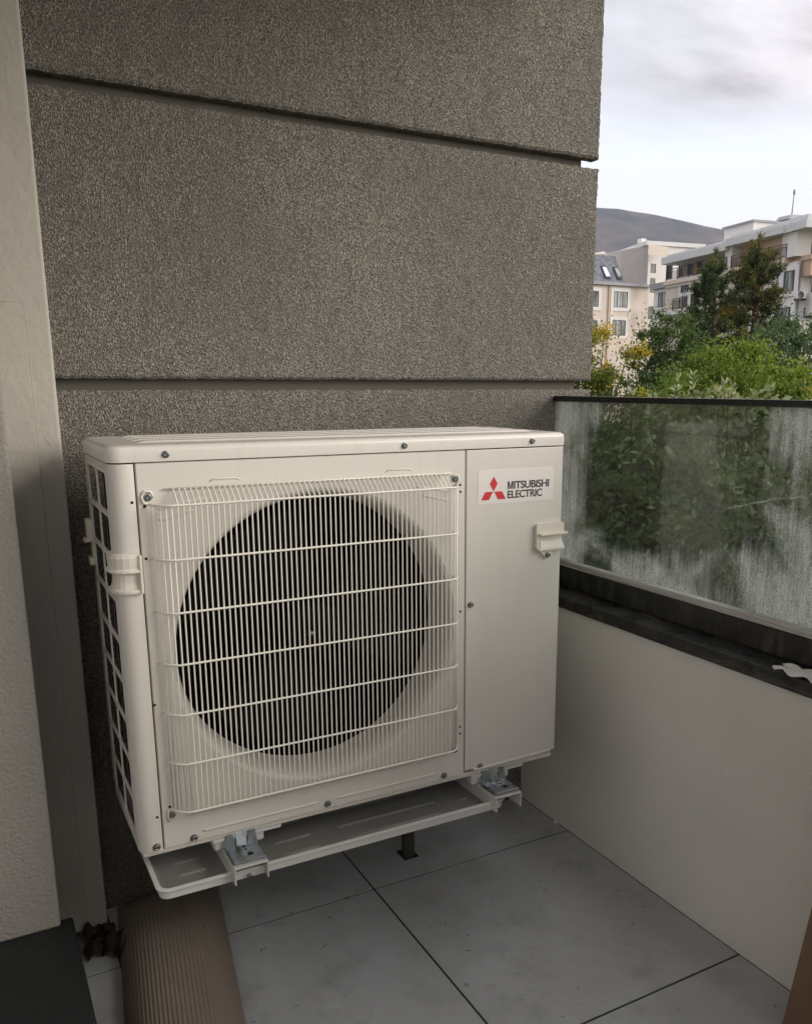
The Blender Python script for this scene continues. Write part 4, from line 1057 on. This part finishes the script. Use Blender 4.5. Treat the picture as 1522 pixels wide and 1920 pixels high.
# ---- trees
def leafmat(name, stops, trans=.35, rough=.55):
    m = Mat(name); nt = m.nt
    at_ = m.N('ShaderNodeAttribute', attribute_name='tone')
    col = m.ramp(at_.outputs['Fac'], stops)
    nt.nodes.remove(m.b)
    p = m.N('ShaderNodeBsdfPrincipled'); p.inputs['Roughness'].default_value = rough; p.inputs['Specular IOR Level'].default_value = .25; m.L(col, p.inputs['Base Color'])
    t = m.N('ShaderNodeBsdfTranslucent'); tc_ = m.mix(1.0, col, (1.0, 1.0, .55), 'MULTIPLY'); m.L(tc_, t.inputs[0])
    mx = m.N('ShaderNodeMixShader'); mx.inputs[0].default_value = trans; m.L(p.outputs[0], mx.inputs[1]); m.L(t.outputs[0], mx.inputs[2]); m.L(mx.outputs[0], m.out.inputs[0]); return m.m
LM = dict(
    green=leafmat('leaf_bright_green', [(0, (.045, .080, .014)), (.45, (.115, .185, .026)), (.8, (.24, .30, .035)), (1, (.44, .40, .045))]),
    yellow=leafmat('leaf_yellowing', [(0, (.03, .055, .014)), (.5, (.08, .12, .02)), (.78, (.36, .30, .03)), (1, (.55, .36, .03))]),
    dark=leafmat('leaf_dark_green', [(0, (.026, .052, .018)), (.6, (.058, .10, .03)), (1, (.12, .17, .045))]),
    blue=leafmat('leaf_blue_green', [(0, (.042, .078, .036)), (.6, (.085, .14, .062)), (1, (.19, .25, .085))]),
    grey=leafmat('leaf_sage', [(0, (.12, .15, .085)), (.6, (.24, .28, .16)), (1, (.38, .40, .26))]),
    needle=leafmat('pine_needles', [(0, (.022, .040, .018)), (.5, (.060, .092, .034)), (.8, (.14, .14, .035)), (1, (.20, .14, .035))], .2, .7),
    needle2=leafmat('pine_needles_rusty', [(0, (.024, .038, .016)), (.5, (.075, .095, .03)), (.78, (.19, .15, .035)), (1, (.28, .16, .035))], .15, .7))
bark = Mat('bark', (.09, .07, .05), .9, spec=.1); bark.bump(bark.noise(30, 4, .6, 0, scale=(1, 1, .3)), .01); bark = bark.m
def leaves_mesh(name, P, size, tone, mat, parent, Ddir=None, asp=.55, bend=.25):
    """one bent leaf (two faces) per point"""
    n = len(P); P = np.asarray(P, float)
    if Ddir is None:
        Ddir = rng.normal(size=(n, 3)); Ddir[:, 2] -= .3
    Ddir = Ddir / np.linalg.norm(Ddir, axis=1)[:, None]
    rv = rng.normal(size=(n, 3)); Sd = np.cross(Ddir, rv); Sd /= np.linalg.norm(Sd, axis=1)[:, None] + 1e-9
    Nn = np.cross(Ddir, Sd); s = (size * rng.uniform(.65, 1.25, n))[:, None]
    base = P; tip = P + Ddir * s; mid = P + Ddir * s * .5
    l = mid + Sd * s * asp * .5 + Nn * s * bend * .3; r = mid - Sd * s * asp * .5 + Nn * s * bend * .3
    V = np.stack([base, l, tip, r], 1).reshape(-1, 3)
    idx = np.arange(n) * 4
    F = np.stack([idx, idx + 1, idx + 2, idx, idx + 2, idx + 3], 1).reshape(-1)
    me = bpy.data.meshes.new(name); me.vertices.add(len(V)); me.loops.add(len(F)); me.polygons.add(2 * n)
    off = np.array(OFF[parent.name]); me.vertices.foreach_set('co', (V - 0).ravel()); me.loops.foreach_set('vertex_index', F)
    me.polygons.foreach_set('loop_start', np.arange(2 * n) * 3); me.polygons.foreach_set('loop_total', np.full(2 * n, 3))
    me.update(); me.validate()
    at2 = me.attributes.new('tone', 'FLOAT', 'POINT'); at2.data.foreach_set('value', np.repeat(tone, 4).astype(float))
    return link(name, me, mat, parent)
def tree(c, rad, label, mat, n=26000, leaf=.09, clumps=120, toneb=0., topy=.35, shoots=0, seed=1, trunk=.16, group=None, name='leafy_tree', cl_r=.22):
    """c: crown centre, rad: crown radii"""
    global rng
    rng = np.random.default_rng(seed); rd = random.Random(seed)
    c = np.array(c, float); rad = np.array(rad, float)
    t = thing(name, (c[0], c[1], GZ), label, 'tree', group)
    # clump centres: spread through an uneven crown
    u = rng.normal(size=(clumps, 3)); u /= np.linalg.norm(u, axis=1)[:, None]
    rr = rng.uniform(.35, 1.0, clumps) ** .55 * (1 + .16 * np.sin(u[:, 0] * 5 + seed) * np.cos(u[:, 2] * 4 + seed * 2))
    cc = c + u * rr[:, None] * rad
    mb = MB(); base = Vector((c[0], c[1], GZ - .1)); topc = Vector(c) + Vector((0, 0, -rad[2] * .35))
    pts = [base, base.lerp(topc, .35) + Vector((rd.uniform(-.15, .15), rd.uniform(-.15, .15), 0)), base.lerp(topc, .7) + Vector((rd.uniform(-.2, .2), rd.uniform(-.2, .2), 0)), topc, Vector(c) + Vector((0, 0, rad[2] * .5))]
    mb.tube(pts, [trunk, trunk * .8, trunk * .62, trunk * .45, trunk * .12], 10); mb.build('trunk', bark, t)
    mb = MB()
    for k in range(0, clumps, 2):
        e = Vector(cc[k]); s0 = pts[2].lerp(pts[4], rd.random() * .8); m1 = s0.lerp(e, .5) + Vector((0, 0, .12 * rad[2] * rd.uniform(-.3, .8)))
        mb.tube([s0, m1, e], [trunk * .28, trunk * .16, trunk * .04], 5, caps=False)
    mb.build('branches', bark, t)
    per = rng.multinomial(n, np.ones(clumps) / clumps); P = []; T = []; 
    for k in range(clumps):
        m_ = per[k]; q = rng.normal(size=(m_, 3)); q /= np.linalg.norm(q, axis=1)[:, None]; q *= np.abs(rng.normal(0, .62, m_) + .12)[:, None]
        s = rad.mean() * cl_r * rng.uniform(.7, 1.3)
        pp = cc[k] + q * s * np.array([1, 1, .72]); P.append(pp)
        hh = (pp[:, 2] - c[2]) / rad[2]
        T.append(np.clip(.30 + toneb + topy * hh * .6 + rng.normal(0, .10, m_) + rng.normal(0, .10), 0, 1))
    if shoots:
        for k in range(shoots):
            a = cc[rng.integers(clumps)].copy(); dxy = a - c
            if dxy[2] < 0: a[2] = c[2] + rad[2] * .5
            hgt = rng.uniform(.2, .5) * rad[2] * .30; a[2] = min(a[2], c[2] + rad[2] * .9); m_ = 60; v = rng.random(m_)
            q = a + np.array([0, 0, rad.mean() * cl_r * .5]) + np.stack([rng.normal(0, .05, m_) * (1.3 - v), rng.normal(0, .05, m_) * (1.3 - v), v * hgt], 1)
            P.append(q); T.append(np.clip(.55 + toneb + topy * .6 + .25 * v + rng.normal(0, .08, m_), 0, 1))
    P = np.concatenate(P); T = np.concatenate(T)
    leaves_mesh('crown', P, leaf, T, mat, t); return t
def pine(top, h, r, label, mat, seed=1, n_wh=27, needle=.14, group='conifers in front of the balcony building', tb0=0.):
    global rng
    rng = np.random.default_rng(seed); rd = random.Random(seed)
    top = Vector(top); t = thing('conifer_tree', (top.x, top.y, GZ), label, 'tree', group)
    mb = MB(); mb.tube([(top.x, top.y, GZ - .1), (top.x + .1, top.y, top.z - h * .5), (top.x, top.y, top.z - .2), tuple(top)], [.26, .17, .05, .02], 8); mb.build('trunk', bark, t)
    P = []; Dd = []; T = []; bb = MB()
    def spray(a, b, dens, w, tb):
        L_ = (b - a).length; m_ = max(6, int(L_ * dens)); v = rng.random(m_)
        q = np.array(a)[None] + v[:, None] * np.array(b - a)[None] + rng.normal(0, w, (m_, 3)); d = np.array((b - a).normalized())[None] * .8 + rng.normal(0, .75, (m_, 3)) + np.array([0, 0, .25])
        P.append(q); Dd.append(d); T.append(np.clip(tb + .22 * v + rng.normal(0, .09, m_), 0, 1))
    spray(top - Vector((0, 0, 1.2)), top, 320, .04, .5)
    for k in range(5): 
        a = rd.uniform(0, 6.28); s0 = top - Vector((0, 0, .75 + .15 * k)); spray(s0, s0 + Vector((math.cos(a) * .35, math.sin(a) * .35, .5)), 240, .03, .5)
    for k in range(n_wh):
        f = (k + .6) / n_wh; z = top.z - .7 - (h - .7) * f ** 1.0
        rr = r * (.10 + .90 * f ** .95) * rd.uniform(.6, 1.15)
        for b in range(rd.randint(5, 7)):
            a = 6.2832 * b / 6 + rd.uniform(-.5, .5) + k; ln = rr * rd.uniform(.65, 1.15)
            s0 = Vector((top.x, top.y, z)); e = s0 + Vector((math.cos(a) * ln, math.sin(a) * ln, ln * rd.uniform(-.12, .22))); m1 = s0.lerp(e, .55) - Vector((0, 0, ln * .10))
            bb.tube([s0, m1, e], [.035, .022, .008], 4, caps=False)
            tb = rd.uniform(.05, .38) + tb0 + (.2 if rd.random() < .25 else 0)
            spray(m1.lerp(s0, .5), e, 130, .08, tb)
            for q in range(int(3 + ln * 3.2)):
                v = rd.uniform(.3, 1); p0 = m1.lerp(e, v) if v > .5 else s0.lerp(m1, v * 2)
                tip = p0 + Vector((math.cos(a + rd.uniform(-1.1, 1.1)) * .38, math.sin(a + rd.uniform(-1.1, 1.1)) * .38, rd.uniform(-.02, .34))); spray(p0, tip, 130, .035, tb)
            spray(e, e + Vector((math.cos(a) * .08, math.sin(a) * .08, rd.uniform(.25, .5))), 150, .03, tb + .12)
    bb.build('branches', bark, t)
    leaves_mesh('crown', np.concatenate(P), needle, np.concatenate(T), mat, t, np.concatenate(Dd), .24, .1); return t

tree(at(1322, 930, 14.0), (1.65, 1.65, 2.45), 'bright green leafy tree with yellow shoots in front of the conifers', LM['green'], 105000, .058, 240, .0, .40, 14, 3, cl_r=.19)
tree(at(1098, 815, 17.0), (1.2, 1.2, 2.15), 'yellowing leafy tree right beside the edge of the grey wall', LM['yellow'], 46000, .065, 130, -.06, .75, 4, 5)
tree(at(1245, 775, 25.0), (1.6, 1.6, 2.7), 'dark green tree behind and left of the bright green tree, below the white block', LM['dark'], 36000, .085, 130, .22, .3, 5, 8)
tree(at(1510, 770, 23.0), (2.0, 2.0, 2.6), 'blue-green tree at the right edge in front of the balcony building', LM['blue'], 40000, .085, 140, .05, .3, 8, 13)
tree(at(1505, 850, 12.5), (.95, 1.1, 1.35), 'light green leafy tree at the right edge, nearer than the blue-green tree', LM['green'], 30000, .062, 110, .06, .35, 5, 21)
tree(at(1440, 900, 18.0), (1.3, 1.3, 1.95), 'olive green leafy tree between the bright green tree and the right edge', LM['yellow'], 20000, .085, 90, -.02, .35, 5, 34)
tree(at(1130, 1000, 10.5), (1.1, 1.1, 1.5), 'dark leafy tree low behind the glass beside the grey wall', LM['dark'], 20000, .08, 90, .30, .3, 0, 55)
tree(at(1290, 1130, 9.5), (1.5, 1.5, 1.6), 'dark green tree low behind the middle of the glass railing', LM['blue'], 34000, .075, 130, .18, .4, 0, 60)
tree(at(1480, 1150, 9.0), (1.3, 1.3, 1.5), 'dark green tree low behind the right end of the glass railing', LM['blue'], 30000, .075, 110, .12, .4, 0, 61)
pine(at(1343, 468, 36), 9.2, 3.6, 'dark conifer with a blunt top, the left one of the two conifers', LM['needle'], 4)
pine(at(1425, 440, 32), 8.6, 3.1, 'rusty green conifer with the taller thin top, the right one of the two conifers', LM['needle2'], 9, tb0=.06)

# shrub just outside the railing: its tallest shoots rise over the glass cap
sh = tree(at(1335, 915, 4.9), (.85, .50, .46), 'sage green shrub close behind the glass railing with upright shoots rising over its cap', LM['grey'], 9000, .050, 60, .0, .3, 0, 77, trunk=.05, name='sage_shrub', cl_r=.24)
sh['category'] = 'shrub'
def shoot(px, py, depth, seed):
    rd = random.Random(seed); top = at(px, py, depth); h = top.z - .82 + rd.uniform(0, .05); b = top - Vector((rd.uniform(-.05, .05), rd.uniform(-.04, .04), h))
    mb = MB(); mb.tube([b, b.lerp(top, .5) + Vector((rd.uniform(-.015, .015), 0, 0)), top], [.006, .004, .0015], 6); st_ = mb.build('shoot', bark, sh)
    P = []; Dd = []; T = []; z = 0; k = 0
    while z < .24:
        p = b.lerp(top, 1 - z / h); a0_ = k * 1.571 + rd.uniform(-.5, .5)
        for q in range(2):
            a = a0_ + q * math.pi; P += [tuple(p)]; Dd += [(math.cos(a), math.sin(a), rd.uniform(.2, .9) + .5 * (z < .03))]; T += [rd.uniform(.35, 1)]
        k += 1; z += rd.uniform(.018, .034)
    leaves_mesh('leaves', np.array(P), .056, np.array(T), LM['grey'], st_, np.array(Dd), .36, .35)
for i, (px, py) in enumerate(((1272, 708), (1300, 703), (1359, 716), (1374, 724), (1366, 730), (1418, 739), (1443, 728), (1186, 736), (1345, 735), (1224, 741))): shoot(px, py, 4.7 + .15 * (i % 4), i + 40)

# ------------------------------------------------------------------ haze
hz = Mat('haze_air'); hz.nt.nodes.remove(hz.b); pv_ = hz.N('ShaderNodeVolumePrincipled'); pv_.inputs['Density'].default_value = .00008; pv_.inputs['Color'].default_value = (.72, .80, 1, 1); hz.L(pv_.outputs[0], hz.out.inputs['Volume'])

ho = MB().box(-4800, 4800, -4800, 4800, GZ - 1, 900).build('haze', hz.m); tag(ho, kind='stuff')
